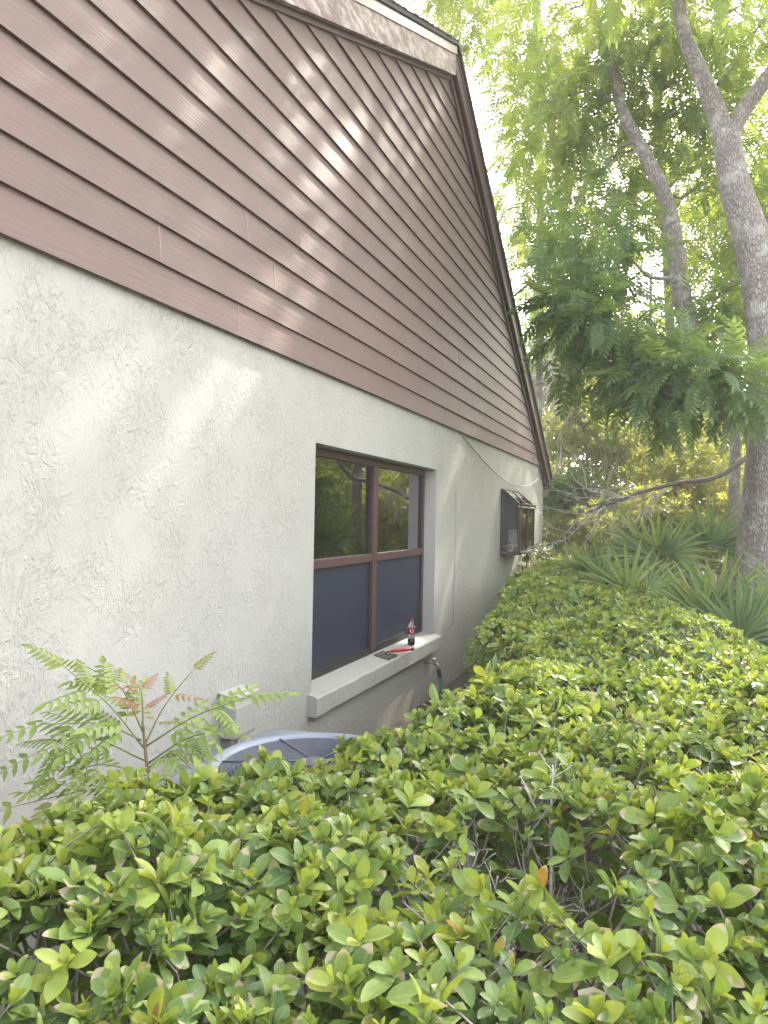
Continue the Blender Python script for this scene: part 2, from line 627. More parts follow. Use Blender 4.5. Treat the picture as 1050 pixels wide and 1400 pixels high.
M_BARK = bark_mat('plated_bark', (0.20, 0.165, 0.15), (0.57, 0.50, 0.465), lichen=(0.62, 0.60, 0.56))
M_BARK2 = bark_mat('grey_bark', (0.14, 0.12, 0.10), (0.36, 0.32, 0.28), 1.6, depth=0.01)
M_TWIG = plain('grey_twig', (0.26, 0.225, 0.20), 0.85, noise=0.45, scale=60)
M_DEAD = plain('bleached_dead_twig', (0.42, 0.39, 0.35), 0.85, noise=0.35, scale=50)
M_BRANCHD = plain('dark_branch_bark', (0.12, 0.095, 0.08), 0.85, noise=0.4, scale=40)

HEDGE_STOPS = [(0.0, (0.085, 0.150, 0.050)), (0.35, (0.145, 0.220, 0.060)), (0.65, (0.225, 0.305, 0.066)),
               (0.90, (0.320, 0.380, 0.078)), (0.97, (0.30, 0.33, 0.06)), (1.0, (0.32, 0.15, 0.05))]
M_HEDGE = leaf_mat('hedge_leaf', HEDGE_STOPS, 0.34, (1.3, 1.22, 0.5), 0.42, 0.38, tip=(0.42, 0.36, 0.26), vein=True)
M_HEDGE_OBJ = leaf_mat('hedge_leaf_single', HEDGE_STOPS, 0.34, (1.3, 1.22, 0.5), 0.42, 0.38, tip=(0.42, 0.36, 0.26), source='OBJ', vein=True)
M_TREE = leaf_mat('feathery_tree_leaf', [(0.0, (0.15, 0.24, 0.13)), (0.5, (0.21, 0.295, 0.12)), (1.0, (0.29, 0.35, 0.10))], 0.55, (1.4, 1.3, 0.55))
M_TREE2 = leaf_mat('bright_tree_leaf', [(0.0, (0.15, 0.20, 0.06)), (0.5, (0.21, 0.265, 0.065)), (1.0, (0.29, 0.31, 0.07))], 0.55, (1.45, 1.3, 0.5))
M_OLIVE = leaf_mat('olive_shrub_leaf', [(0.0, (0.18, 0.215, 0.09)), (0.5, (0.25, 0.28, 0.11)), (1.0, (0.33, 0.34, 0.12))], 0.58, (1.3, 1.22, 0.6))
M_YELLOW = leaf_mat('yellow_green_leaf', [(0.0, (0.22, 0.25, 0.085)), (0.6, (0.32, 0.33, 0.10)), (0.92, (0.38, 0.34, 0.09)), (1.0, (0.40, 0.25, 0.08))], 0.6, (1.3, 1.2, 0.6))
M_DKSHRUB = leaf_mat('dark_shrub_leaf', [(0.0, (0.09, 0.15, 0.06)), (1.0, (0.17, 0.24, 0.075))], 0.5)
M_PALM = leaf_mat('palmetto_blade', [(0.0, (0.11, 0.18, 0.08)), (0.6, (0.18, 0.255, 0.10)), (1.0, (0.26, 0.31, 0.11))], 0.38, (1.25, 1.2, 0.5), 0.38)
M_SAPLING = leaf_mat('sapling_leaf', [(0.0, (0.16, 0.25, 0.07)), (0.6, (0.25, 0.34, 0.09)), (0.87, (0.30, 0.33, 0.09)), (1.0, (0.36, 0.20, 0.12))], 0.45, (1.25, 1.2, 0.45), source='OBJ')
M_VARIEG = leaf_mat('cream_variegated_leaf', [(0.0, (0.06, 0.11, 0.04)), (0.5, (0.16, 0.20, 0.08)), (0.75, (0.50, 0.47, 0.30)), (1.0, (0.62, 0.58, 0.42))], 0.3)
M_STEM = plain('green_stem', (0.17, 0.19, 0.06), 0.6)
M_STEMR = plain('reddish_stem', (0.19, 0.13, 0.065), 0.6)
M_LITTER = leaf_mat('dry_leaf', [(0.0, (0.07, 0.05, 0.035)), (0.6, (0.15, 0.11, 0.08)), (1.0, (0.27, 0.22, 0.17))], 0.15, (1, 1, 1), 0.7)

# ------------------------------------------------------------------ ground
gm = MB()
g_n = 60
gx = np.linspace(-40, 60, g_n)
gy = np.linspace(-30, 80, g_n)
gv = [(x, y, 0.0 if x < 3.5 and y < 16 else 0.04 * math.sin(x * 1.3) * math.cos(y * 0.9)) for y in gy for x in gx]
gf = [(j * g_n + i, j * g_n + i + 1, (j + 1) * g_n + i + 1, (j + 1) * g_n + i) for j in range(g_n - 1) for i in range(g_n - 1)]
gm.add(gv, gf)
ground = gm.build('ground', ground_mat(), smooth=True)
ground['kind'] = 'structure'

# ------------------------------------------------------------------ house
HY0, HY1, HX = -1.6, 13.69, -8.5
SID0, EXPO = 2.63, 0.169
RY, RZ, SL, SR = 7.10, 6.29, 0.434, 0.560
WY0, WY1, WZ0, WZ1 = 4.36, 7.04, 0.585, 2.18
GY0, GY1, GZ0, GZ1 = 10.06, 11.20, 1.27, 2.12

house = thing('house', 'single storey house with pale stucco wall and brown lap siding gable', 'house', (0, 0, 0))


def wall_grid(yc, zc, holes, x0, x1):
    mb = MB()
    idx = {}
    def vid(x, y, z):
        k = (round(x, 4), round(y, 4), round(z, 4))
        if k not in idx:
            idx[k] = len(mb.v)
            mb.v.append((x, y, z))
        return idx[k]
    def solid(i, j):
        if not (0 <= i < len(yc) - 1 and 0 <= j < len(zc) - 1):
            return False
        cy, cz = (yc[i] + yc[i + 1]) / 2, (zc[j] + zc[j + 1]) / 2
        return not any(h[0] < cy < h[1] and h[2] < cz < h[3] for h in holes)
    for i in range(len(yc) - 1):
        for j in range(len(zc) - 1):
            if not solid(i, j):
                continue
            a, b, c, d = yc[i], yc[i + 1], zc[j], zc[j + 1]
            mb.f.append((vid(x1, a, c), vid(x1, b, c), vid(x1, b, d), vid(x1, a, d)))
            mb.f.append((vid(x0, a, d), vid(x0, b, d), vid(x0, b, c), vid(x0, a, c)))
            if not solid(i - 1, j):
                mb.f.append((vid(x0, a, c), vid(x1, a, c), vid(x1, a, d), vid(x0, a, d)))
            if not solid(i + 1, j):
                mb.f.append((vid(x1, b, c), vid(x0, b, c), vid(x0, b, d), vid(x1, b, d)))
            if not solid(i, j - 1):
                mb.f.append((vid(x0, a, c), vid(x0, b, c), vid(x1, b, c), vid(x1, a, c)))
            if not solid(i, j + 1):
                mb.f.append((vid(x1, a, d), vid(x1, b, d), vid(x0, b, d), vid(x0, a, d)))
    return mb


wall_grid([HY0, WY0, WY1, GY0 + .05, GY1 - .05, HY1], [-0.2, WZ0, GZ0 + .05, GZ1 - .05, WZ1, 2.66],
          [(WY0, WY1, WZ0, WZ1), (GY0 + .05, GY1 - .05, GZ0 + .05, GZ1 - .05)], -0.22, 0.0).build('stucco_wall', M_STUCCO, house)
MB().box(HX, -0.22, HY1 - 0.2, HY1, -0.2, 2.66).build('stucco_wall', M_STUCCO, house)
MB().box(HX, -0.22, HY0, HY0 + 0.2, -0.2, 2.66).build('stucco_wall', M_STUCCO, house)
MB().box(HX - 0.2, HX, HY0, HY1, -0.2, 2.66).build('stucco_wall', M_STUCCO, house)
MB().box(HX, -0.22, HY0 + .2, HY1 - .2, -0.15, 0.12).build('floor_slab', M_ROOM, house)
MB().box(HX, -0.22, HY0 + .2, HY1 - .2, 2.50, 2.60).build('ceiling', M_ROOM, house)
MB().box(-3.5, -3.4, HY0 + .2, HY1 - .2, 0.12, 2.50).build('interior_wall', M_ROOM, house)
MB().box(-3.4, -0.22, 8.6, 8.7, 0.12, 2.50).build('interior_wall', M_ROOM, house)


def zroof(y, off=0.0):
    return (RZ - SL * (RY - y) if y < RY else RZ - SR * (y - RY)) - off


# gable sheathing behind the boards
gp = [(HY0, 2.662), (HY1, 2.662), (HY1, max(2.67, zroof(HY1, .10))), (RY, zroof(RY, .10)), (HY0, max(2.67, zroof(HY0, .10)))]
MB().prism([(-0.2, y, z) for y, z in gp], [(-0.012, y, z) for y, z in gp]).build('gable_sheathing', M_TRIM, house)
gp2 = [(HX + .3, *p) for p in gp], [(HX + .1, *p) for p in gp]
MB().prism(*gp2).build('gable_sheathing', M_TRIM, house)

# lap siding, one object for each board
JOINT = [3.38, 2.73, 3.74, 3.44, 4.03, 4.67, 5.25, 3.9, 6.1, 4.6, 5.5, 6.6, 5.0, 6.2, 5.7, 7.2, 6.4, 7.5, 6.9, 7.3]
ncourse = int((RZ - .12 - SID0) / EXPO)
for i in range(ncourse):
    z0 = SID0 + i * EXPO
    z1 = z0 + EXPO + 0.028
    ya0, ya1 = [max(HY0, RY - (RZ - .10 - z) / SL) for z in (z0, z1)]
    yb0, yb1 = [min(HY1 - .002, RY + (RZ - .10 - z) / SR) for z in (z0, z1)]
    if yb1 - ya1 < 0.05:
        continue
    j = JOINT[i % len(JOINT)]
    cuts = [j + k * 3.66 for k in range(-3, 4)]
    cuts = [c for c in cuts if ya0 + .35 < c < yb0 - .35]
    ends = [(ya0, ya1)] + [(c, c) for c in cuts] + [(yb0, yb1)]
    for (a0, a1), (b0, b1) in zip(ends[:-1], ends[1:]):
        g = 0.0022
        a0_, a1_, b0_, b1_ = a0 + g, a1 + g, b0 - g, b1 - g
        w = rnd.uniform(-.0012, .0012)
        xo, xi, to, ti = .033 + w, .0178 + w, .0140 + w, -.004 + w
        A = [(xi, a0_, z0), (xo, a0_, z0), (to, a1_, z1), (ti, a1_, z1)]
        B = [(xi, b0_, z0), (xo, b0_, z0), (to, b1_, z1), (ti, b1_, z1)]
        MB().prism(A, B).build('siding_board', M_SIDING, house)
    for c in cuts:
        MB().prism([(xi, c - .003, z0 + .002), (xo - .0006, c - .003, z0 + .002), (to + .001, c - .003, z1), (ti, c - .003, z1)],
                   [(xi, c + .003, z0 + .002), (xo - .0006, c + .003, z0 + .002), (to + .001, c + .003, z1), (ti, c + .003, z1)]).build('caulk_joint', M_CAULK, house)


def rake(name, mat, y0, y1, d0, d1, x0, x1):
    """board along the roof edge between drops d0 (upper) and d1 (lower) below the roof line"""
    A = [(x0, y0, zroof(y0, d1)), (x1, y0, zroof(y0, d1)), (x1, y0, zroof(y0, d0)), (x0, y0, zroof(y0, d0))]
    B = [(x0, y1, zroof(y1, d1)), (x1, y1, zroof(y1, d1)), (x1, y1, zroof(y1, d0)), (x0, y1, zroof(y1, d0))]
    return MB().prism(A, B).build(name, mat, house, bevel=0.003)


YE0, YE1 = HY0 - .35, HY1 + .24
rake('rake_board', M_FASCIA, YE0, RY - .0015, .065, .285, .072, .108)
rake('rake_board', M_RAKE, RY + .0015, YE1, .05, .195, .072, .100)
rake('frieze_board', M_TRIM, YE0 + .3, RY - .0015, .255, .315, .034, .050)
rake('frieze_board', M_TRIM, RY + .0015, HY1, .195, .285, .034, .050)
rake('rake_soffit', M_TRIM, YE0, RY - .0015, .225, .250, -.02, .0715)
rake('rake_soffit', M_TRIM, RY + .0015, YE1, .150, .170, -.02, .0715)
rake('drip_edge', M_DRIP, YE0, RY - .0015, .005, .085, .1095, .118)
rake('drip_edge', M_RAKE, RY + .0015, YE1, .005, .060, .1015, .108)
for (ya, yb) in ((YE0 - .06, RY - .001), (RY + .001, YE1 + .06)):
    A = [(HX - .3, ya, zroof(ya, .0)), (.135, ya, zroof(ya, .0)), (.135, ya, zroof(ya, -.035)), (HX - .3, ya, zroof(ya, -.035))]
    B = [(HX - .3, yb, zroof(yb, .0)), (.135, yb, zroof(yb, .0)), (.135, yb, zroof(yb, -.035)), (HX - .3, yb, zroof(yb, -.035))]
    MB().prism(A, B).build('roof_slope', M_SHINGLE, house)
# shingle edges along the rake
for side in (0, 1):
    y = YE0 if side == 0 else RY + .02
    while y < (RY - .14 if side == 0 else YE1 - .1):
        y2 = y + .135
        o = rnd.uniform(.138, .150) if side == 0 else rnd.uniform(.1352, .138)
        A = [(-.05, y, zroof(y, -.036)), (o, y, zroof(y, -.036)), (o, y, zroof(y, -.043)), (-.05, y, zroof(y, -.043))]
        B = [(-.05, y2, zroof(y2, -.036)), (o, y2, zroof(y2, -.036)), (o, y2, zroof(y2, -.050)), (-.05, y2, zroof(y2, -.050))]
        MB().prism(A, B).build('shingle', M_SHINGLE, house)
        y = y2 + .004
# eave return below the rake tip
ez = zroof(YE1)
MB().box(HX, .070, YE1 - .028, YE1 - .001, ez - .21, ez - .012).build('eave_fascia', M_FASCIA, house, bevel=.003)
MB().box(HX, .068, HY1 + .003, YE1 - .03, ez - .20, ez - .18).build('eave_soffit', M_TRIM, house)
MB().box(.005, .070, HY1 + .004, HY1 + .10, ez - .34, ez - .21).build('eave_return', M_FASCIA, house, bevel=.003)

# stucco sill under the big window, sloping outward
sill = MB()
A = [(-.12, WY0 - .002, .44), (.075, WY0 - .06, .44), (.075, WY0 - .06, .583), (.0, WY0 - .06, .597), (.0, WY0 + .002, .597), (-.12, WY0 + .002, .618)]
sv = [(-.215, WY0 + .001, .50), (.001, WY0 + .001, .50), (.001, WY0 - .05, .445), (.078, WY0 - .05, .430),
      (.078, WY0 - .05, .575), (.001, WY0 - .05, .595), (.001, WY0 + .001, .595), (-.215, WY0 + .001, .632)]
def sillsec(y, wide):
    return [(-.21, y, .50), (-.002, y, .50), (-.002, y, .456), (.058, y, .452), (.062, y, .460), (.062, y, .568), (.054, y, .580), (-.002, y, .594), (-.21, y, .632)]
def noseonly(y):
    return [(.001, y, .456), (.058, y, .452), (.062, y, .460), (.062, y, .568), (.054, y, .580), (.001, y, .5935)]
ns = 24
S = [sillsec(WY0 + .001 + (WY1 - WY0 - .002) * k / ns, 0) for k in range(ns + 1)]
for k, s in enumerate(S):
    for q in range(len(s)):
        x, y, z = s[q]
        if x > .05:
            s[q] = (x + .003 * math.sin(k * 1.7), y, z + .003 * math.sin(k * 2.3 + q))
n_ = len(S[0])
sill.add([p for s in S for p in s], [(k * n_ + q, k * n_ + (q + 1) % n_, (k + 1) * n_ + (q + 1) % n_, (k + 1) * n_ + q) for k in range(ns) for q in range(n_)]
         + [tuple(range(n_ - 1, -1, -1)), tuple(ns * n_ + q for q in range(n_))])
a_, b_ = noseonly(WY0 - .045), noseonly(WY0 + .0005)
sill.prism(a_, b_)
sill.prism(noseonly(WY1 - .0005), noseonly(WY1 + .04))
sill.build('window_sill', M_STUCCO, house)

# big window: two bays, glass above, dark screens below
FX0, FX1 = -.165, -.112
wz0, wz1 = .618, WZ1 - .004
wy0, wy1 = WY0 + .004, WY1 - .004
wf = MB()
wf.box(FX0, FX1, wy0, wy0 + .045, wz0, wz1)
wf.box(FX0, FX1, wy1 - .045, wy1, wz0, wz1)
wf.box(FX0, FX1, wy0 + .045, wy1 - .045, wz1 - .055, wz1)
window = wf.build('window', M_FRAME, house, bevel=.003)
MB().box(FX0, FX1, wy0 + .046, wy1 - .046, wz0, wz0 + .030).build('bottom_track', M_SEAL, window)
ym = (wy0 + wy1) / 2
zr = wz0 + (wz1 - wz0) * .475
MB().box(FX0 - .01, FX1 + .012, ym - .045, ym + .045, wz0 + .031, wz1 - .056).build('mullion', M_FRAME, window, bevel=.004)
for (a, b) in ((wy0 + .046, ym - .046), (ym + .046, wy1 - .046)):
    MB().box(FX0 + .003, FX1 + .006, a, b, zr, zr + .062).build('meeting_rail', M_FRAME, window, bevel=.003)
    sash = MB()
    sash.box(FX0 + .01, FX1 - .012, a, a + .018, zr + .063, wz1 - .056)
    sash.box(FX0 + .01, FX1 - .012, b - .018, b, zr + .063, wz1 - .056)
    sash.build('sash', M_SEAL, window)
    MB().box(-.142, -.138, a + .018, b - .018, zr + .063, wz1 - .056).build('pane', M_GLASS, window)
    s = MB()
    s.box(FX0 + .012, FX1 - .006, a, a + .014, wz0 + .031, zr - .001)
    s.box(FX0 + .012, FX1 - .006, b - .014, b, wz0 + .031, zr - .001)
    s.box(FX0 + .012, FX1 - .006, a + .014, b - .014, zr - .014, zr - .001)
    s.box(FX0 + .012, FX1 - .006, a + .014, b - .014, wz0 + .031, wz0 + .055)
    s.build('screen_frame', M_SEAL, window)
    MB().box(-.136, -.132, a + .014, b - .014, wz0 + .055, zr - .014).build('screen', M_SCREEN, window)
    # vertical blinds hanging inside
    for k in range(15):
        yy = a + .05 + k * (b - a - .1) / 14
        c, s_ = math.cos(.9), math.sin(.9)
        hw = .042
        MB().prism([(-.30 - hw * s_, yy - hw * c, .70), (-.30 + hw * s_, yy + hw * c, .70), (-.302 + hw * s_, yy + hw * c, .70), (-.302 - hw * s_, yy - hw * c, .70)],
                   [(-.30 - hw * s_, yy - hw * c, 2.10), (-.30 + hw * s_, yy + hw * c, 2.10), (-.302 + hw * s_, yy + hw * c, 2.10), (-.302 - hw * s_, yy - hw * c, 2.10)]).build('blind_slat', M_BLIND, window)

# small projecting greenhouse window
gx1 = .27
zt, zf = GZ1, 1.875
gwf = MB()
gwf.box(.002, gx1 + .02, GY0, GY1, GZ0 - .03, GZ0 + .006)
gwf.box(.002, .035, GY0, GY0 + .035, GZ0 + .006, zt)
gwf.box(.002, .035, GY1 - .035, GY1, GZ0 + .006, zt)
gwf.box(.002, .04, GY0 + .035, GY1 - .035, zt - .04, zt)
gwin = gwf.build('garden_window', M_SEAL, house, bevel=.002)
M_BRZ = plain('dark_bronze_aluminium', (0.085, 0.055, 0.052), 0.4, 0.2)
gwf_mat = M_BRZ
gwin.data.materials[0] = M_BRZ
for yy in (GY0 + .0, (GY0 + GY1) / 2 - .018, GY1 - .036):
    MB().box(gx1 - .036, gx1, yy, yy + .036, GZ0 + .007, zf).build('post', M_BRZ, gwin, bevel=.002)
    MB().prism([(.036, yy, zt - .035), (gx1 + .012, yy, zf - .004), (gx1 + .012, yy, zf + .030), (.036, yy, zt - .001)],
               [(.036, yy + .036, zt - .035), (gx1 + .012, yy + .036, zf - .004), (gx1 + .012, yy + .036, zf + .030), (.036, yy + .036, zt - .001)]).build('rafter', M_BRZ, gwin)
MB().box(gx1 - .036, gx1 + .02, GY0 - .01, GY1 + .01, zf + .031, zf + .052).build('front_rail', M_BRZ, gwin, bevel=.002)
for yy in (GY0 + .018, GY1 - .018):
    MB().prism([(.036, yy - .002, GZ0 + .01), (gx1 - .037, yy - .002, GZ0 + .01), (gx1 - .037, yy - .002, zf), (.036, yy - .002, zt - .04)],
               [(.036, yy + .002, GZ0 + .01), (gx1 - .037, yy + .002, GZ0 + .01), (gx1 - .037, yy + .002, zf), (.036, yy + .002, zt - .04)]).build('pane', M_GLASS2, gwin)
for a, b in ((GY0 + .037, (GY0 + GY1) / 2 - .019), ((GY0 + GY1) / 2 + .019, GY1 - .037)):
    MB().box(gx1 - .02, gx1 - .016, a, b, GZ0 + .01, zf - .002).build('pane', M_GLASS2, gwin)
    MB().prism([(.041, a, zt - .022), (gx1 + .01, a, zf + .014), (gx1 + .01, a, zf + .018), (.041, a, zt - .018)],
               [(.041, b, zt - .022), (gx1 + .01, b, zf + .014), (gx1 + .01, b, zf + .018), (.041, b, zt - .018)]).build('roof_pane', M_GLASS2, gwin)
MB().box(.036, gx1 - .04, GY0 + .022, GY1 - .022, GZ0 + .32, GZ0 + .328).build('glass_shelf', M_GLASS2, gwin)

# outdoor tap
M_TAP = plain('weathered_brass', (0.33, 0.30, 0.25), 0.45, 0.6)
tz, ty = .37, 6.76
tap = MB()
tap.tube([(-.01, ty, tz), (.10, ty, tz)], .011, 10)
tap.tube([(.10, ty, tz), (.125, ty, tz - .01), (.135, ty, tz - .05)], [.016, .017, .015], 10)
tap.tube([(.085, ty, tz), (.085, ty, tz + .035)], .008, 8)
tapo = tap.build('tap', M_TAP, house, smooth=True)
MB().lathe([(.010, .0), (.032, .002), (.034, .008), (.010, .012)], (.085, ty, tz + .034), 14).build('tap_handle', M_TAP, tapo, smooth=True)

# ------------------------------------------------------------------ air conditioner
AX, AY, AS, AZ = .83, 2.68, .43, .74
ac = thing('air_conditioner', 'square outdoor air conditioner with round wire fan grille between hedge and wall', 'air conditioner', (AX, AY, 0))
M_AC = plain('sky_tinted_enamel', (0.23, 0.26, 0.32), 0.38, 0.1, noise=0.08, scale=5)  # beige-grey enamel with the sky's blue reflection put into its colour
M_ACD = plain('dark_condenser_fin', (0.05, 0.055, 0.065), 0.6)
M_WIRE = plain('coated_fan_wire', (0.09, 0.10, 0.13), 0.4)
M_PAD = plain('concrete_pad', (0.35, 0.33, 0.30), 0.9, bump=.5)


def rsq(s, r, z, n=6):
    p = []
    for cx, cy, a0 in ((s - r, s - r, 0), (-s + r, s - r, 90), (-s + r, -s + r, 180), (s - r, -s + r, 270)):
        for k in range(n + 1):
            a = R_(a0 + 90 * k / n)
            p.append((cx + r * math.cos(a), cy + r * math.sin(a), z))
    return p


MB().box(-.5, .5, -.5, .5, .0, .07).build('concrete_pad', M_PAD, ac, bevel=.01)
MB().prism(rsq(AS - .02, .07, .071), rsq(AS - .02, .07, AZ - .045)).build('coil', M_ACD, ac)
for k in range(15):
    z = .11 + k * .039
    MB().prism(rsq(AS - .004, .08, z), rsq(AS - .016, .07, z + .024)).build('louver', M_AC, ac)
lid = MB()
ring_n = 28
AN = [2 * math.pi * q / 72 for q in range(72)]
outer = []
for a in AN:
    r_o = (AS + .012) / (abs(math.cos(a)) ** 8 + abs(math.sin(a)) ** 8) ** .125
    outer.append((r_o * math.cos(a), r_o * math.sin(a)))
def ring_pts(r, z):
    return [(r * math.cos(a), r * math.sin(a), z) for a in AN]
loops_ = [[(p[0], p[1], AZ - .06) for p in outer], [(p[0], p[1], AZ - .012) for p in outer], [(p[0] * .985, p[1] * .985, AZ) for p in outer],
          ring_pts(.415, AZ + .004), ring_pts(.405, AZ + .022), ring_pts(.385, AZ + .026), ring_pts(.365, AZ + .010), ring_pts(.355, AZ - .05), ring_pts(.355, AZ - .12)]
nn = len(outer)
lid.add([p for l in loops_ for p in l], [(i * nn + k, i * nn + (k + 1) % nn, (i + 1) * nn + (k + 1) % nn, (i + 1) * nn + k) for i in range(len(loops_) - 1) for k in range(nn)])
lid.build('top_cover', M_AC, ac, smooth=True)
gr = MB()
for k in range(21):
    r = .05 + k * .0152
    zz = AZ + .022 - .012 * (r / .36) ** 2
    pts = [(r * math.cos(a), r * math.sin(a), zz) for a in np.linspace(0, 2 * math.pi, 49)]
    gr.tube(pts, .0026, 5, cap=False)
grille = gr.build('fan_grille', M_WIRE, ac, smooth=True)
for k in range(6):
    a = k * math.pi / 3 + .35
    MB().tube([(.04 * math.cos(a), .04 * math.sin(a), AZ + .027), (.36 * math.cos(a), .36 * math.sin(a), AZ + .017)], .0042, 6).build('grille_spoke', M_WIRE, ac, smooth=True)
MB().lathe([(.05, .0), (.055, .012), (.045, .018), (.0, .02)], (0, 0, AZ + .012), 20).build('grille_hub', M_WIRE, ac, smooth=True)
MB().lathe([(.075, .0), (.075, .10)], (0, 0, AZ - .20), 16).build('fan_motor', M_ACD, ac)
for k in range(4):
    a = k * math.pi / 2 + .5
    c, s = math.cos(a), math.sin(a)
    q = [(.07, -.03, .03), (.33, -.10, .05), (.34, .08, -.02), (.07, .03, -.03)]
    MB().prism([(x * c - y * s, x * s + y * c, AZ - .12 + z) for x, y, z in q], [(x * c - y * s, x * s + y * c, AZ - .123 + z) for x, y, z in q]).build('fan_blade', M_ACD, ac)

# ------------------------------------------------------------------ small things on and by the wall
M_PALE = plain('cream_plastic', (0.37, 0.36, 0.325), 0.6)
box_ = thing('utility_box', 'small cream plastic box fixed low on the wall beside the air conditioner', 'utility box', (0, 3.40, .59))
ub = MB()
prof = [(.002, 0.0), (.095, 0.0), (.10, .02), (.10, .155), (.09, .185), (.06, .205), (.002, .215)]
ub.prism([(x, -.10, z) for x, z in prof], [(x, .10, z) for x, z in prof])
ub.build('box_body', M_PALE, box_, bevel=.008)
MB().prism([(.002, -.115, .222), (.112, -.115, .205), (.112, -.115, .212), (.002, -.115, .232)], [(.002, .115, .222), (.112, .115, .205), (.112, .115, .212), (.002, .115, .232)]).build('lid', M_PALE, box_)
MB().tube([(.05, 0, .0), (.05, 0, -.62)], .014, 10).build('conduit', M_PALE, box_, smooth=True)

# soda bottle on the sill
M_CLEAR, nt_, b_p = new_mat('clear_bottle_plastic')
b_p.inputs['Base Color'].default_value = (.93, .95, .95, 1)
b_p.inputs['Roughness'].default_value = .06
b_p.inputs['Transmission Weight'].default_value = 0.85
b_p.inputs['IOR'].default_value = 1.2
M_COLA = plain('dark_soda', (0.018, 0.008, 0.006), 0.15)
M_CAP = plain('maroon_cap', (0.30, 0.02, 0.05), 0.4)
M_LABEL = plain('maroon_label', (0.26, 0.015, 0.045), 0.4)
M_WHITE = plain('white_print', (0.78, 0.74, 0.74), 0.5)
bx_, by_ = .0, 6.36
bz_ = .594 - .2 * (bx_ + .002) + .0
bottle = thing('soda_bottle', 'plastic soda bottle with maroon cap and label on the window sill', 'bottle', (bx_, by_, bz_))
MB().lathe([(.031, .0605), (.0315, .075), (.033, .090), (.033, .158), (.030, .17), (.022, .188), (.0135, .206), (.0125, .215)], (0, 0, 0), 24).build('bottle_body', M_CLEAR, bottle, smooth=True)
MB().lathe([(.025, .0), (.032, .006), (.033, .03), (.031, .060)], (0, 0, 0), 20).build('soda', M_COLA, bottle, smooth=True)
MB().lathe([(.0336, .100), (.0336, .157)], (0, 0, 0), 24).build('label', M_LABEL, bottle)
lb = MB()
th = np.linspace(0, 2 * math.pi, 21)[:-1]
a0 = math.atan2(-6.36, 2.09)
ov = [(.0342 * math.cos(a0 + .52 * math.cos(t)), .0342 * math.sin(a0 + .52 * math.cos(t)), .129 + .016 * math.sin(t)) for t in th]
ov2 = [(.0337 * math.cos(a0 + .52 * math.cos(t)), .0337 * math.sin(a0 + .52 * math.cos(t)), .129 + .016 * math.sin(t)) for t in th]
lb.prism(ov2, ov)
lb.build('label_print', M_WHITE, bottle)
MB().lathe([(.0155, .214), (.0158, .232), (.0145, .236)], (0, 0, 0), 18).build('cap', M_CAP, bottle)

# steel trowel with red handle on the sill
M_STEEL = plain('scuffed_steel', (0.10, 0.10, 0.10), 0.5, 0.3, noise=.6, scale=60)
M_RED = plain('red_handle', (0.48, 0.03, 0.035), 0.4)
M_BLACK = plain('black_rubber', (0.025, 0.025, 0.027), 0.6)
trow = thing('trowel', 'flat steel plaster trowel with red handle lying on the window sill', 'trowel', (-.02, 5.78, .603))
tl = MB()
tl.prism([(-.06, -.13, .010), (.075, -.13, -.015), (.075, .08, -.015), (-.06, .08, .010)], [(-.06, -.13, .015), (.075, -.13, -.010), (.075, .08, -.010), (-.06, .08, .015)])
tl.build('blade', M_STEEL, trow)
tl = MB()
for k in range(4):
    tl.box(-.05 + k * .036, -.042 + k * .036, -.12, .07, .0135 - k * .0066, .018 - k * .0066)
tl.build('blade_rib', M_BLACK, trow)
MB().tube([(0, -.02, .0), (.01, -.01, .025), (.05, .05, .028)], .006, 8).build('tang', M_STEEL, trow, smooth=True)
MB().tube([(.035, .02, .027), (.06, .07, .027), (.10, .15, .024), (.135, .22, .020)], [.012, .016, .016, .013], 12).build('handle', M_RED, trow, smooth=True)
MB().tube([(.135, .22, .020), (.15, .25, .018)], [.0135, .011], 12).build('handle_end', M_BLACK, trow, smooth=True)

# garden hose from the tap
M_HOSE = plain('green_hose_vinyl', (0.012, 0.16, 0.085), 0.4)
hp = smooth_path([(.136, ty, tz - .05), (.15, ty + .0, tz - .12), (.19, ty - .05, .14), (.30, ty - .2, .04), (.52, ty - .35, .02), (.8, ty + .2, .02), (.9, ty + 1.0, .02)], 40)
hose = thing('garden_hose', 'green garden hose with black collar hanging from the wall tap', 'hose', (.136, ty, 0))
off = np.array([.136, ty, 0])
MB().tube(hp[6:] - off, .014, 10).build('hose_tube', M_HOSE, hose, smooth=True)
MB().tube(hp[:8] - off, .019, 10).build('collar', M_BLACK, hose, smooth=True)

# loose cable along the siding
cp = []
ca, cb = np.array([.012, 7.98, 2.60]), np.array([.03, 13.55, 2.60])
for t in np.linspace(0, 1, 40):
    p = ca * (1 - t) + cb * t
    u = (t - .0)
    p[2] -= .52 * 4 * t * (1 - t) * (1.0 if t < .5 else .95) * (.6 + .4 * t)
    p[0] = .012 + .02 * math.sin(t * 3.1) + .012 * t
    cp.append(p)
M_CABLE = plain('grey_cable', (0.22, 0.21, 0.19), 0.6)
cable = MB().tube(np.array(cp) - ca, .006, 6).build('cable', M_CABLE, None, smooth=True, loc=ca)
tag(cable, 'thin slack cable drooping across the wall under the brown siding', 'cable')
w0 = np.array([.006, 7.75, 2.05])
wire = MB().tube(np.array([(0, 0, 0), (.002, .02, -.5), (-.001, 0, -1.0), (.002, -.03, -1.45), (.0, -.18, -1.46)]), .0035, 6).build('wire', M_PALE, None, smooth=True, loc=w0)
tag(wire, 'thin pale wire running straight down the stucco beside the big window', 'wire')

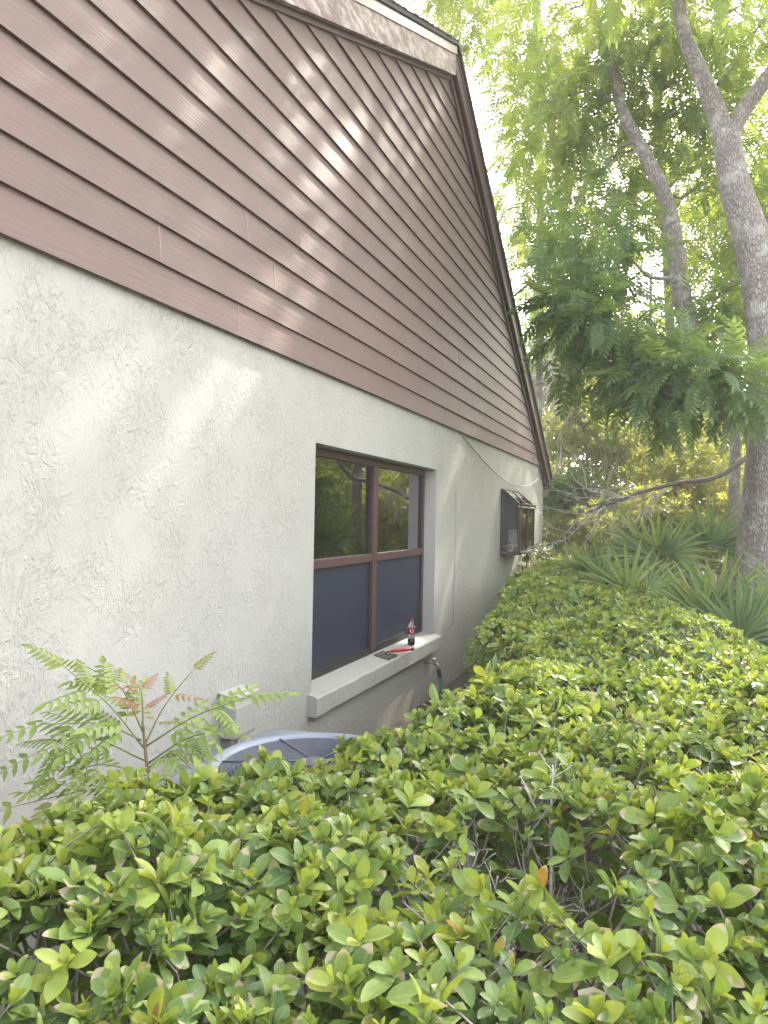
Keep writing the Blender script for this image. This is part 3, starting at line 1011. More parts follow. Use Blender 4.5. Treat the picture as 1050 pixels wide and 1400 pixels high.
# things inside the greenhouse window
M_MUG = plain('white_ceramic', (0.75, 0.72, 0.70), 0.3)
M_PINK = plain('pink_print', (0.62, 0.12, 0.22), 0.4)
mug = thing('mug', 'white mug with pink print on the greenhouse window ledge', 'mug', (.11, GY0 + .13, GZ0 + .008))
MB().lathe([(.036, 0), (.041, .004), (.042, .098), (.037, .098), (.036, .01)], (0, 0, 0), 20).build('mug_body', M_MUG, mug, smooth=True)
MB().tube([(.03 + .018, .02, .08), (.07, .03, .078), (.078, .034, .05), (.068, .03, .024), (.045, .02, .02)], .006, 8).build('handle', M_MUG, mug, smooth=True)
a0 = math.atan2(-10, 1.95)
pr = MB()
for (da, z, w, h) in ((-.45, .062, .25, .02), (.1, .068, .22, .014), (-.2, .035, .3, .014), (.42, .045, .18, .02)):
    pr.prism([(.0424 * math.cos(a0 + da + sx * w), .0424 * math.sin(a0 + da + sx * w), z + sz * h) for sx, sz in ((-1, -1), (0, -1), (1, -1), (1, 1), (0, 1), (-1, 1))],
             [(.0432 * math.cos(a0 + da + sx * w), .0432 * math.sin(a0 + da + sx * w), z + sz * h) for sx, sz in ((-1, -1), (0, -1), (1, -1), (1, 1), (0, 1), (-1, 1))])
pr.build('mug_print', M_PINK, mug)
frame = thing('picture_card', 'small white framed card standing in the greenhouse window', 'card', (.12, GY0 + .24, GZ0 + .12))
MB().box(-.055, .055, -.006, .006, 0, .19).build('card_board', M_WHITE, frame, bevel=.004)
MB().box(-.042, .042, -.009, -.0065, .02, .165).build('card_face', plain('pale_card', (.62, .66, .66), .6), frame)
MB().prism([(-.02, .007, .0), (.02, .007, .0), (.02, .05, -.112), (-.02, .05, -.112)], [(-.02, .007, .004), (.02, .007, .004), (.02, .055, -.112), (-.02, .055, -.112)]).build('card_easel', M_WHITE, frame)
canm = thing('tin', 'orange tin behind the card in the greenhouse window', 'tin', (.135, GY0 + .36, GZ0 + .008))
M_ORANGE = plain('orange_tin', (.60, .10, .03), .45)
MB().lathe([(.082, 0), (.085, .003), (.085, .24), (.082, .243)], (0, 0, 0), 22).build('tin_body', M_ORANGE, canm, smooth=True)
MB().lathe([(.087, .244), (.087, .262), (.083, .264)], (0, 0, 0), 22).build('tin_lid', M_RED, canm)
MB().lathe([(.0858, .06), (.0858, .10)], (0, 0, 0), 22).build('tin_band', M_WHITE, canm)

# ------------------------------------------------------------------ leaf templates
def tmpl_leaf_hi(w=.46, curl=.16, cup=.20, notch=0.0):
    rows = [(0, .06), (.20, .46), (.42, .88), (.64, 1.0), (.84, .70), (.95, .34), (1.0, .05)]
    V, t, sa = [], [], []
    for y, wd in rows:
        for s in (-1, 0, 1):
            V.append((s * wd * w / 2, y, cup * abs(s) * wd * w / 2 * 1.2 - curl * y * y * .5 + .03 * math.sin(y * 5 + s)))
            t.append(y)
            sa.append(abs(s))
    F = [(i * 3 + c, i * 3 + c + 1, i * 3 + c + 4, i * 3 + c + 3) for i in range(6) for c in (0, 1)]
    return np.array(V), np.array(F), np.array(t), np.array(sa, float)


def tmpl_leaf_lo(w=.46, curl=.15, cup=.2):
    V = [(0, 0, 0), (-w * .42, .5, cup * w * .4), (0, .52, -curl * .2), (w * .42, .5, cup * w * .4), (-w * .2, .9, -.05), (w * .2, .9, -.05), (0, 1, -curl * .5)]
    F = [(0, 2, 1, 1), (0, 3, 2, 2), (1, 2, 6, 4), (3, 5, 6, 2)]
    F = [(0, 2, 6, 1), (0, 3, 6, 2)]
    V = [(0, 0, 0), (-w * .5, .62, cup * w * .4), (0, .5, -.02), (w * .5, .62, cup * w * .4), (0, .5, 0), (0, .5, 0), (0, 1, -curl * .5)]
    return np.array(V), np.array(F), np.array([0, .6, .5, .6, .5, .5, 1.])


def tmpl_pinnate(pairs=7, ll=.26, lw=.085, droop=.25, ang=62):
    V, F, t = [], [], []
    def rach(u):
        return np.array([0, u, -droop * u * u])
    # rachis
    w = .008
    for k in range(3):
        a, b = rach(k / 3), rach((k + 1) / 3)
        i = len(V)
        V += [a + (-w, 0, 0), a + (w, 0, 0), b + (w, 0, 0), b + (-w, 0, 0)]
        F.append((i, i + 1, i + 2, i + 3))
        t += [.2] * 4
    def lf(base, d, sc):
        d = d / np.linalg.norm(d)
        side = np.cross(d, (0, 0, 1.))
        side /= np.linalg.norm(side)
        i = len(V)
        V.extend([base, base + d * ll * sc * .42 + side * lw * sc / 2 + (0, 0, .012), base + d * ll * sc, base + d * ll * sc * .42 - side * lw * sc / 2 + (0, 0, .012)])
        F.append((i, i + 1, i + 2, i + 3))
        t.extend([0, .5, 1, .5])
    for k in range(pairs):
        u = .22 + .72 * k / (pairs - 1)
        sc = 1.0 - .35 * abs(u - .5) - .12 * (k == pairs - 1)
        a = R_(ang - 20 * u)
        for s in (-1, 1):
            lf(rach(u), np.array([s * math.sin(a), math.cos(a), -.22 - .15 * u]), sc)
    lf(rach(1), np.array([0, 1, -.8]), .9)
    return np.array(V), np.array(F), np.array(t)


def tmpl_sprig(n=6, seed=1, w=.42, ll=.42):
    r = np.random.default_rng(seed)
    V, F, t = [], [], []
    for k in range(n):
        u = .15 + .85 * k / n
        a = k * 2.4 + r.uniform(-.3, .3)
        d = np.array([math.sin(a) * .8, .55, math.cos(a) * .55])
        d /= np.linalg.norm(d)
        side = np.cross(d, r.normal(size=3))
        side /= np.linalg.norm(side)
        b = np.array([0, u * .7, 0])
        i = len(V)
        V += [b, b + d * ll * .5 + side * ll * w / 2, b + d * ll, b + d * ll * .5 - side * ll * w / 2]
        F.append((i, i + 1, i + 2, i + 3))
        t += [0, .5, 1, .5]
    return np.array(V), np.array(F), np.array(t)


# ------------------------------------------------------------------ hedge
hL = lambda y: np.interp(y, [.4, 1.2, 1.6, 2.2, 2.7, 3.7, 4.15, 5.0, 8.4, 11, 13.6], [.64, .74, .86, 1.20, 1.36, 1.40, 1.06, .94, .46, .32, .22])
hR = lambda y: np.interp(y, [.4, 4.0, 4.7, 6.9, 9.5, 12.5, 13.6], [2.78, 2.75, 2.62, 2.08, 1.62, 1.02, .85])
HBASE = 1.075


def lump(x, y):
    return (.030 * np.sin(x * 5.1 + y * 2.2) + .028 * np.sin(y * 4.3 - x * 3.1 + 1.0) + .022 * np.sin(x * 9.7 - y * 6.1 + 2.0) + .018 * np.sin(x * 15 + y * 13))


def hedge_top(x, y):
    l, r = hL(y), hR(y)
    de = np.minimum(np.minimum(x - l, r - x), np.minimum(y - .42, 13.6 - y) * 1.0)
    return HBASE - .035 * np.exp(-((x - 1.02) / .28) ** 2 - ((y - 1.85) / .42) ** 2) + lump(x, y) + .03 * np.exp(-((y - 5.2) / 1.2) ** 2) - np.where(y > 3.5, .12, .20) * np.clip(1 - de / .20, 0, 1) ** 2


HOLES = [(1.89, 1.45, .18, .18), (1.64, 1.62, .12, .09), (2.02, 1.24, .10, .10), (2.18, 2.30, .16, .10), (2.42, 2.05, .12, .10), (1.55, 3.4, .10, .12), (1.25, 4.6, .10, .14), (2.1, 3.8, .14, .1), (1.3, 1.7, .07, .07)]


def hole_keep(x, y, r):
    k = np.ones_like(x)
    for hx, hy, a, b in HOLES:
        q = ((x - hx) / a) ** 2 + ((y - hy) / b) ** 2
        k = np.minimum(k, np.clip((q - .55) / .8, .06, 1))
    return r.random(len(x)) < k


hedge = thing('hedge', 'long clipped green hedge with glossy rounded leaves in front of the house wall', 'hedge', (1.8, 2.5, 0))
HO = np.array([1.8, 2.5, 0.0])
hr = np.random.default_rng(5)


def sample_top(n):
    y = hr.uniform(.42, 13.6, n * 2)
    x = hr.uniform(.15, 2.8, n * 2)
    k = (x > hL(y)) & (x < hR(y))
    return x[k], y[k]


# rosettes on the top: 170 / m2
area_rect = 2.65 * 13.18
x, y = sample_top(int(area_rect * 400 / 2))
xn, yn = sample_top(int(area_rect * 380 / 2))
kn = yn < 3.2
x, y = np.concatenate([x, xn[kn]]), np.concatenate([y, yn[kn]])
k = hole_keep(x, y, hr)
x, y = x[k], y[k]
z = hedge_top(x, y) + hr.normal(0, .018, len(x))
P_top = np.stack([x, y, z], 1)
e = .02
N_top = np.stack([-(hedge_top(x + e, y) - hedge_top(x - e, y)) / (2 * e), -(hedge_top(x, y + e) - hedge_top(x, y - e)) / (2 * e), np.ones_like(x)], 1)
N_top[:, :2] = np.clip(N_top[:, :2], -1.5, 1.5)
# sides
def side_pts(n, edge, sgn):
    y = hr.uniform(.45, 13.6, n)
    z = hr.uniform(.12, .95, n)
    x = edge(y) + sgn * (hr.uniform(-.02, .10, n) - .05 * (1 - z) * 0)
    dy = (edge(y + .05) - edge(y - .05)) / .1
    nn_ = np.stack([sgn * -np.ones(n), sgn * dy, .45 * np.ones(n)], 1)
    return np.stack([x, y, z], 1), nn_
P_l, N_l = side_pts(2100, hL, 1)
P_r, N_r = side_pts(1300, hR, -1)
P_n = np.stack([hr.uniform(.85, 2.75, 260), np.full(260, .45) + hr.uniform(0, .08, 260), hr.uniform(.15, .9, 260)], 1)
N_n = np.tile([[0, -1, .4]], (260, 1)).astype(float)
P_f = np.stack([hr.uniform(.22, .85, 160), np.full(160, 13.6) - hr.uniform(0, .08, 160), hr.uniform(.15, .95, 160)], 1)
N_f = np.tile([[0, 1, .4]], (160, 1)).astype(float)
P = np.concatenate([P_top, P_l, P_r, P_n, P_f])
Nn = np.concatenate([N_top, N_l, N_r, N_n, N_f])
Nn = Nn / np.linalg.norm(Nn, axis=1)[:, None] + hr.normal(0, .36, Nn.shape)
Nn /= np.linalg.norm(Nn, axis=1)[:, None]
M_ = len(P)
T1 = np.cross(Nn, np.array([.31, .84, .2]))
T1 /= np.linalg.norm(T1, axis=1)[:, None]
T2 = np.cross(Nn, T1)
phase = hr.uniform(0, 6.28, M_)
vigor = np.clip(hr.normal(.52, .30, M_), 0, 1)
big = hr.uniform(.6, 1.3, M_)
Rs, Ts, Ss, Vs = [], [], [], []
K = 8
for q in range(K):
    keep = hr.random(M_) < (.92 if q < 6 else .7)
    th = R_(14) + R_(72) * (q / (K - 1)) ** .8 + hr.normal(0, .16, M_)
    a = phase + q * 2.39996 + hr.normal(0, .3, M_)
    rad = T1 * np.cos(a)[:, None] + T2 * np.sin(a)[:, None]
    d = Nn * np.cos(th)[:, None] + rad * np.sin(th)[:, None]
    nrm = Nn * np.sin(th)[:, None] - rad * np.cos(th)[:, None] + hr.normal(0, .18, (M_, 3))
    size = (.024 + .032 * (q / (K - 1)) ** .7) * big * hr.uniform(.8, 1.2, M_)
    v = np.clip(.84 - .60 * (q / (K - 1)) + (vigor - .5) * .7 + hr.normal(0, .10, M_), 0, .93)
    odd = hr.random(M_)
    v = np.where(odd < .022, hr.uniform(.95, 1.0, M_), v)
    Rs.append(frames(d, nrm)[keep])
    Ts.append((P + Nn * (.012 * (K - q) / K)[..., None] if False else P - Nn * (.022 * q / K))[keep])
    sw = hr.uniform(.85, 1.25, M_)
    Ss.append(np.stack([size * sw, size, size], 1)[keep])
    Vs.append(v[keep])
# older leaves below the surface
nl = int(area_rect * 1100 / 2)
x, y = sample_top(nl)
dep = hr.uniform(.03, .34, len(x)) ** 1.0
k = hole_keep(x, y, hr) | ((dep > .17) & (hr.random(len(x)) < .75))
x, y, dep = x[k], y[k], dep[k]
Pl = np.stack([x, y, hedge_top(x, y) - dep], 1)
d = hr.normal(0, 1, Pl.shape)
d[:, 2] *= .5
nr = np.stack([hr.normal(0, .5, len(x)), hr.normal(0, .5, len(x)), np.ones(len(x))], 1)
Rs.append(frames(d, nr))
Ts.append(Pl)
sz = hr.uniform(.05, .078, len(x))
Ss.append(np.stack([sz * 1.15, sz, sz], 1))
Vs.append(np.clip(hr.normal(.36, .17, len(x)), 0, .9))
Rs, Ts, Ss, Vs = map(np.concatenate, (Rs, Ts, Ss, Vs))
rel = Ts - CAM
fw = rel @ CF
pxx = 525 + FPX * (rel @ CR) / np.maximum(fw, .05)
pyy = 700 - FPX * (rel @ CU) / np.maximum(fw, .05)
inframe = (pxx > 5) & (pxx < 1045) & (pyy < 1395) & (fw > .3)
# the 300 leaves that show largest are objects of their own
vis = inframe & (Ts[:, 2] > hedge_top(Ts[:, 0], Ts[:, 1]) - .03)
score = np.where(vis, Ss[:, 1] * Ss[:, 0] ** .5 / np.maximum(fw, .2) * (.3 + np.abs(np.einsum('ni,ni->n', Rs[:, :, 2], rel / np.linalg.norm(rel, axis=1)[:, None]))), 0)
single = np.zeros(len(Ts), bool)
single[np.argsort(-score)[:300]] = True
T_HI = [tmpl_leaf_hi(.44, .16, .40), tmpl_leaf_hi(.48, .45, .25), tmpl_leaf_hi(.40, .05, .65), tmpl_leaf_hi(.52, -.12, .35)]
def tmpl_cut(w=.5):
    V, F, t, sa = tmpl_leaf_hi(w, .1, .4)
    V = V[:12].copy()
    V[9:12, 1] = [.60, .70, .64]
    return V, F[:6], np.array([0] * 3 + [.3] * 3 + [.7] * 3 + [1.0] * 3), sa[:12]


T_HI.append(tmpl_cut())
T_LO = tmpl_leaf_lo(.50)
near = (fw < 4.2) & ~single & (fw > 0)
far = ~near & ~single
parts = []
which = np.where(hr.random(len(Ts)) < .13, 4, hr.integers(0, 4, len(Ts)))
for q in range(5):
    s_ = near & (which == q)
    parts.append(scatter(T_HI[q], Rs[s_], Ts[s_] - HO, Ss[s_], Vs[s_]))
parts.append(scatter(T_LO, Rs[far], Ts[far] - HO, Ss[far], Vs[far]))
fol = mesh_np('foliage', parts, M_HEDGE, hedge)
fol['kind'] = 'stuff'
leaf_meshes = []
for q in range(5):
    tv, tf, tt, ts_ = T_HI[q]
    o = mesh_np('leaf', [(tv, tf, np.stack([np.full(len(tt), .5), tt, ts_], 1))], M_HEDGE_OBJ, hedge)
    leaf_meshes.append(o.data)
    bpy.data.objects.remove(o)
for i in np.where(single)[0]:
    o = bpy.data.objects.new('leaf', leaf_meshes[which[i]])
    M4 = Matrix.Identity(4)
    for r_i in range(3):
        for c_i in range(3):
            M4[r_i][c_i] = Rs[i][r_i, c_i] * Ss[i][c_i]
        M4[r_i][3] = Ts[i][r_i] - HO[r_i]
    o.matrix_world = M4
    o.color = (float(Vs[i]), 0, 0, 1)
    link(o, hedge)
# twigs carrying the rosettes
tw = []
step = np.arange(M_)
sel = step[(hr.random(M_) < .6)]
for i in sel:
    p = P[i]
    down = p - Nn[i] * .04 + np.array([hr.normal(0, .05), hr.normal(0, .05), -.06])
    V, F = tube_np([p, (p + down) / 2 + hr.normal(0, .008, 3), down], [.0016, .0022, .003], 3, cap=False)
    tw.append(pack(V - HO, F))
# main stems
for q in range(110):
    yy = hr.uniform(.6, 13.3)
    l, r = float(hL(yy)) + .12, float(hR(yy)) - .12
    xx = hr.uniform(l, r)
    top = np.array([xx, yy, float(hedge_top(np.array([xx]), np.array([yy]))[0]) - .2])
    for b in range(3):
        en = top + np.array([hr.normal(0, .14), hr.normal(0, .14), hr.uniform(-.08, .02)])
        st = np.array([xx + hr.normal(0, .05), yy + hr.normal(0, .05), 0.0])
        st[:2] += hr.normal(0, .12, 2)
        pts = smooth_path([st, st * .6 + en * .4 + hr.normal(0, .09, 3), st * .25 + en * .75 + hr.normal(0, .05, 3), en], 7)
        V, F = tube_np(pts, np.linspace(.011, .004, 7), 5, cap=False)
        tw.append(pack(V - HO, F))
twigs = mesh_np('twigs', tw, M_TWIG, hedge)
twigs['kind'] = 'stuff'

# bare grey twigs in the gap of the hedge
def twig_tree(start, direction, length, rad, depth, out, r, spread=.55):
    n = 5
    d = np.array(direction, float)
    d /= np.linalg.norm(d)
    pts = [np.array(start, float)]
    for k in range(n):
        d = d + r.normal(0, .16, 3)
        d /= np.linalg.norm(d)
        pts.append(pts[-1] + d * length / n)
    V, F = tube_np(pts, np.linspace(rad, rad * .62, n + 1) * r.uniform(.85, 1.2, n + 1), 6, cap=True)
    out.append((V, F))
    if depth:
        for b in range(r.integers(2, 4)):
            k = r.integers(2, n + 1)
            dd = d + r.normal(0, spread, 3)
            dd[2] += .12
            twig_tree(pts[k], dd, length * r.uniform(.45, .75), rad * .62, depth - 1, out, r, spread)


br = np.random.default_rng(21)
for (hx, hy, a, b), cnt in zip(HOLES, (18, 8, 6, 6, 5, 3, 3, 4, 3)):
    for q in range(cnt):
        acc = []
        s = (hx + br.normal(0, a * .7), hy + br.normal(0, b * .7), br.uniform(.68, .84))
        twig_tree(s, (br.normal(0, .7), br.normal(0, .7), 1), br.uniform(.14, .24), br.uniform(.0042, .0070), 3, acc, br, .75)
        mb = MB()
        for V, F in acc:
            mb.add(V - HO, F)
        mb.build('bare_branch', M_TWIG if q % 2 else M_DEAD, hedge, smooth=True)

# ------------------------------------------------------------------ chinaberry-like sapling by the wall
def tmpl_pinna(pairs=6, ll=.30, lw=.13, droop=.15):
    """narrow toothed leaflets along one stalk, length 1 along +Y"""
    V, F, t = [], [], []
    w = .010
    def rach(u):
        return np.array([0, u, -droop * u * u])
    for k in range(4):
        a, b = rach(k / 4), rach((k + 1) / 4)
        i = len(V)
        V += [a + (-w, 0, 0), a + (w, 0, 0), b + (w, 0, 0), b + (-w, 0, 0)]
        F.append((i, i + 1, i + 2, i + 3))
        t += [.1] * 4
    def lf(base, d, sc):
        d = d / np.linalg.norm(d)
        side = np.cross(d, (0, 0, 1.))
        side /= np.linalg.norm(side)
        up = np.cross(side, d)
        i = len(V)
        for u, wd in ((0, .05), (.28, .62), (.34, .5), (.55, .55), (.62, .42), (1.0, .03)):
            for s in (-1, 0, 1):
                V.append(base + d * ll * sc * u + side * s * lw * sc * wd * .8 + up * (.02 * abs(s) * sc - .05 * u * u * sc))
                t.append(u)
        for q in range(5):
            for c in (0, 1):
                F.append((i + q * 3 + c, i + q * 3 + c + 1, i + q * 3 + c + 4, i + q * 3 + c + 3))
    for k in range(pairs):
        u = .2 + .72 * k / (pairs - 1)
        sc = 1.05 - .45 * u
        for s in (-1, 1):
            lf(rach(u), np.array([s * .82, .55, -.35]), sc)
    lf(rach(1), np.array([0, 1, -.3]), 1.0)
    return np.array(V), np.array(F), np.array(t)


sp_r = np.random.default_rng(3)
base = at(198, 1075, 2.15)
base_g = np.array([base[0], base[1], 0.0])
sapling = thing('sapling', 'young bright green sapling with toothed feathery leaves against the pale wall', 'sapling', base_g)
top = at(195, 985, 2.15) - base_g
low = at(205, 1075, 2.12) - base_g
stem = MB()
stem.tube(smooth_path([(0, 0, 0), low * .5 + (.01, 0, 0), low, at(201, 1050, 2.13) - base_g, top], 14), np.linspace(.009, .0035, 14), 7)
stem.build('stem', M_STEMR, sapling, smooth=True)
pin_meshes = []
for pr_, dr in ((5, .10), (4, .25), (6, .18)):
    tv, tf, tt = tmpl_pinna(pr_, .36, .16, dr)
    o = mesh_np('pinna', [(tv, tf, np.stack([np.full(len(tt), .5), tt, 0 * tt], 1))], M_SAPLING, sapling)
    pin_meshes.append(o.data)
    bpy.data.objects.remove(o)
# each leaf: start pixel, mid pixel, end pixel, depth change, colour, scale
LEAVES = [
    ((196, 1022), (150, 965), (92, 915), -.05, .55, 1.0),
    ((193, 1012), (140, 990), (62, 990), -.12, .35, 1.05),
    ((198, 1040), (120, 1008), (50, 1030), -.10, .25, 1.0),
    ((196, 1002), (165, 940), (120, 912), .08, .60, .85),
    ((196, 1000), (194, 950), (190, 940), .02, .97, .55),
    ((198, 1018), (225, 965), (262, 918), .06, .88, .75),
    ((200, 1020), (265, 980), (332, 955), -.04, .45, .95),
    ((200, 1045), (255, 1010), (300, 1000), -.08, .40, .90),
    ((200, 1060), (140, 1045), (85, 1062), -.14, .50, .95),
    ((202, 1072), (120, 1080), (30, 1100), -.16, .70, 1.0),
    ((202, 1075), (130, 1098), (80, 1128), -.20, .40, .85),
    ((203, 1050), (235, 1030), (262, 1052), -.14, .45, .80),
]
for (s, m, e_, dd, cv, sc) in LEAVES:
    A = at(*s, 2.14)
    Mid = at(*m, 2.14 + dd * .5)
    E = at(*e_, 2.14 + dd)
    A, Mid, E = [p - base_g for p in (A, Mid, E)]
    for p in (A, Mid, E):
        if p[0] + base_g[0] < .12:
            p[0] = .12 - base_g[0]
    path = smooth_path([A, Mid, E], 12)
    lf = MB()
    lf.tube(path, np.linspace(.0030, .0012, 12), 5)
    lo = lf.build('leaf', M_STEM, sapling, smooth=True)
    Lr = np.linalg.norm(np.diff(path, axis=0), axis=1).sum()
    npn = 4 if sc > .8 else 3
    tang = np.gradient(path, axis=0)
    tang /= np.linalg.norm(tang, axis=1)[:, None]
    up = np.array([.35, -.25, 1.0])
    for q in range(npn):
        u = .30 + .66 * q / (npn - 1)
        i = min(11, int(u * 11 + .5))
        last = q == npn - 1
        for s_ in ((0,) if last else (-1, 1)):
            side = np.cross(tang[i], up)
            side /= np.linalg.norm(side)
            d = tang[i] * (.75 if not last else 1) + side * s_ * .85 + np.array([0, 0, -.10]) + sp_r.normal(0, .06, 3)
            ln = Lr * sc * (.46 - .16 * abs(u - .45)) * sp_r.uniform(.85, 1.1)
            if cv > .95:
                ln = .055 + .02 * (1 - u)
            Rm = frames(d[None], (up + sp_r.normal(0, .25, 3))[None])[0]
            o = bpy.data.objects.new('pinna', pin_meshes[sp_r.integers(0, 3)])
            M4 = Matrix.Identity(4)
            for r_i in range(3):
                for c_i in range(3):
                    M4[r_i][c_i] = Rm[r_i, c_i] * ln
                M4[r_i][3] = path[i][r_i]
            o.matrix_world = M4
            o.color = (float(np.clip(cv + (.14 if cv < .7 else 0) + sp_r.normal(0, .08) + (.12 * u if cv > .8 else 0), 0, 1)), 0, 0, 1)
            link(o, lo)

# ------------------------------------------------------------------ saw palmettos
def fan_frond(hub, d, up, rad, nseg, span, r, droop=.25, v0=.5):
    """one fan leaf: narrow folded blades radiating from the hub"""
    d = np.array(d, float)
    d /= np.linalg.norm(d)
    n = np.array(up, float)
    n -= d * np.dot(n, d)
    n /= np.linalg.norm(n)
    s = np.cross(d, n)
    V, F, A = [], [], []
    for k in range(nseg):
        u = (k + .5) / nseg * 2 - 1
        a = u * span / 2
        dd = d * math.cos(a) + s * math.sin(a) + n * (.10 * math.cos(a * 1.5) - .06)
        dd += r.normal(0, .055, 3)
        dd /= np.linalg.norm(dd)
        L = rad * (1.0 - .22 * abs(u) ** 2) * r.uniform(.88, 1.08)
        side = np.cross(dd, n)
        side /= np.linalg.norm(side)
        nn2 = np.cross(side, dd)
        w = rad * span / nseg * .145
        rows = [(.02, .30), (.25, 1.0), (.48, .95), (.75, .55), (1.0, .03)]
        b = len(V)
        bend = droop * r.uniform(.4, 1.5)
        tilt = r.normal(0, .2)
        v = np.clip(v0 + r.normal(0, .26), 0, 1)
        for t, wd in rows:
            c = hub + dd * L * t + np.array([0, 0, -1]) * L * bend * t ** 3
            for q in (-1, 0, 1):
                V.append(c + side * q * w * wd + nn2 * (abs(q) * w * wd * 1.0 + tilt * q * w * wd))
                A.append((v, t, 0))
        for i in range(len(rows) - 1):
            for q in (0, 1):
                F.append((b + i * 3 + q, b + i * 3 + q + 1, b + i * 3 + q + 4, b + i * 3 + q + 3))
    return np.array(V), np.array(F), np.array(A, np.float32)


def palmetto(pos, fans, label, seed, group='saw palmettos along the far side of the hedge'):
    """fans: (hub pixel-free offset, direction, up, radius, v)"""
    r = np.random.default_rng(seed)
    o = thing('saw_palmetto', label, 'palmetto', pos, group)
    pos = np.array(pos)
    for hub, d, up, rad, v in fans:
        hub = np.array(hub) - pos
        V, F, A = fan_frond(hub, d, up, rad, int(r.integers(15, 20)), R_(r.uniform(200, 250)), r, .12, v)
        fr = mesh_np('frond', [(V, F, A)], M_PALM, o)
        MB().tube(smooth_path([(r.normal(0, .05), r.normal(0, .05), .0), hub * .5 + np.array([0, 0, .06]), hub + np.array(d) / np.linalg.norm(d) * rad * .06], 8), np.linspace(.013, .007, 8), 6).build('petiole', M_STEM, fr, smooth=True)
    MB().tube([(0, 0, -.05), (.02, 0, .10), (.05, .03, .22)], [.08, .075, .04], 8).build('stem', M_BRANCHD, o, smooth=True)
    return o


TOCAM = np.array([.30, -.95, 0])
def pf(px, py, fwd, dx, dz, rad, v, face=.55):
    """frond with hub seen at a pixel; dx,dz direction in the view plane"""
    d = CR * dx + np.array([0, 0, dz]) + TOCAM * .15
    up = TOCAM * face + np.array([0, 0, .5]) * (1 - abs(dz)) + CR * (-dx * .2)
    return (at(px, py, fwd), d, up, rad, v)


def gpos(px, fwd):
    p = at(px, 700, fwd)
    return (p[0], p[1], 0.0)


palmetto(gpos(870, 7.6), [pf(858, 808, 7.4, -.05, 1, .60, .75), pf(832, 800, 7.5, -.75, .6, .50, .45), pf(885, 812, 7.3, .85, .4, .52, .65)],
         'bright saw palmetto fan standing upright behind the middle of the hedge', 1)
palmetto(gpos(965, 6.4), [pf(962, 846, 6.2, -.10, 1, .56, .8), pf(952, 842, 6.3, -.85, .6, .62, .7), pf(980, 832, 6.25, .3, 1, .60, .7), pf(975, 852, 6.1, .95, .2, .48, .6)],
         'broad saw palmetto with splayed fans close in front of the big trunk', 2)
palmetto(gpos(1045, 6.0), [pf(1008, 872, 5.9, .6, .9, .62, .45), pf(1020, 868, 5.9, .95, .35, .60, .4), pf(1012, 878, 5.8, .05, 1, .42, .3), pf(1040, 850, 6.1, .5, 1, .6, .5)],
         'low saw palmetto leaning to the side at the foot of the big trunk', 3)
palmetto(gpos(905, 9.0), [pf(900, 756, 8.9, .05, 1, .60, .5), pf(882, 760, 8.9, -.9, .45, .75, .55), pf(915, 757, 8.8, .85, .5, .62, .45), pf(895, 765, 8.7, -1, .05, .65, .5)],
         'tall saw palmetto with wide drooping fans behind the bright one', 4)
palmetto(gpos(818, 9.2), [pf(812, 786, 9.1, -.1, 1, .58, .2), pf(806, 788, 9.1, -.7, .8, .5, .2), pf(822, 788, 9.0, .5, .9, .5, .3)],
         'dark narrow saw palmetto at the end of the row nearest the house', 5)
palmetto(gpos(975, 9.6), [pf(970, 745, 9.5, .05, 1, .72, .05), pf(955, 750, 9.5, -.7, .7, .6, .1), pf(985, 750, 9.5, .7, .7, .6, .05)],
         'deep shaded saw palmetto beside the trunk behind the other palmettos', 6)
# palmettos opposite the window, mirrored in its glass
for k, (x_, y_) in enumerate(((3.6, 7.6), (4.4, 9.8), (5.2, 8.6), (4.3, 11.8), (5.8, 11.2), (6.6, 13.5), (3.5, 5.2), (5.4, 15.2))):
    r = np.random.default_rng(40 + k)
    fans = []
    for q in range(6):
        a = q * 1.05 + r.uniform(0, .6)
        d = np.array([math.cos(a), math.sin(a), r.uniform(.5, 1.3)])
        hub = np.array([x_ + d[0] * .3, y_ + d[1] * .3, r.uniform(.5, 1.0)])
        fans.append((hub, d, np.array([-.3, -.5, .8]), r.uniform(.65, .85), r.uniform(.3, .7)))
    palmetto((x_, y_, 0), fans, 'saw palmetto in the undergrowth opposite the big window', 60 + k, 'saw palmettos opposite the window')

# ------------------------------------------------------------------ trees
T_PIN = [tmpl_pinnate(7, .30, .105, .22), tmpl_pinnate(6, .33, .12, .12), tmpl_pinnate(8, .28, .095, .34)]
T_SPR = [tmpl_sprig(7, 1), tmpl_sprig(7, 2, .5), tmpl_sprig(8, 3, .36)]


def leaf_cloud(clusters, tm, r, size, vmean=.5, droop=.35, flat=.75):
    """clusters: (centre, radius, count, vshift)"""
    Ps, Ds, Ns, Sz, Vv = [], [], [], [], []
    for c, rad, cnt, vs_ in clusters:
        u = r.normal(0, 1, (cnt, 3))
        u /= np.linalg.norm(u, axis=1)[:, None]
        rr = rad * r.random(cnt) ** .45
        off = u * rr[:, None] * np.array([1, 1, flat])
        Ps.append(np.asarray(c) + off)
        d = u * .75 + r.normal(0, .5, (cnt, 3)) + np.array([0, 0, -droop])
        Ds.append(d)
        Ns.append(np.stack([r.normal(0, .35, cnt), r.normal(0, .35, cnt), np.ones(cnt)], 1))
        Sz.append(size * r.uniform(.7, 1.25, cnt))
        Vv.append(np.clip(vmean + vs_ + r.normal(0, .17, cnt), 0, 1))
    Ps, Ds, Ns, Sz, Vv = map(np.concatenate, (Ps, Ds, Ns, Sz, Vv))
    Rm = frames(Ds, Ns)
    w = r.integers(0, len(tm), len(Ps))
    return [scatter(tm[q], Rm[w == q], Ps[w == q], Sz[w == q], Vv[w == q]) for q in range(len(tm)) if np.any(w == q)]


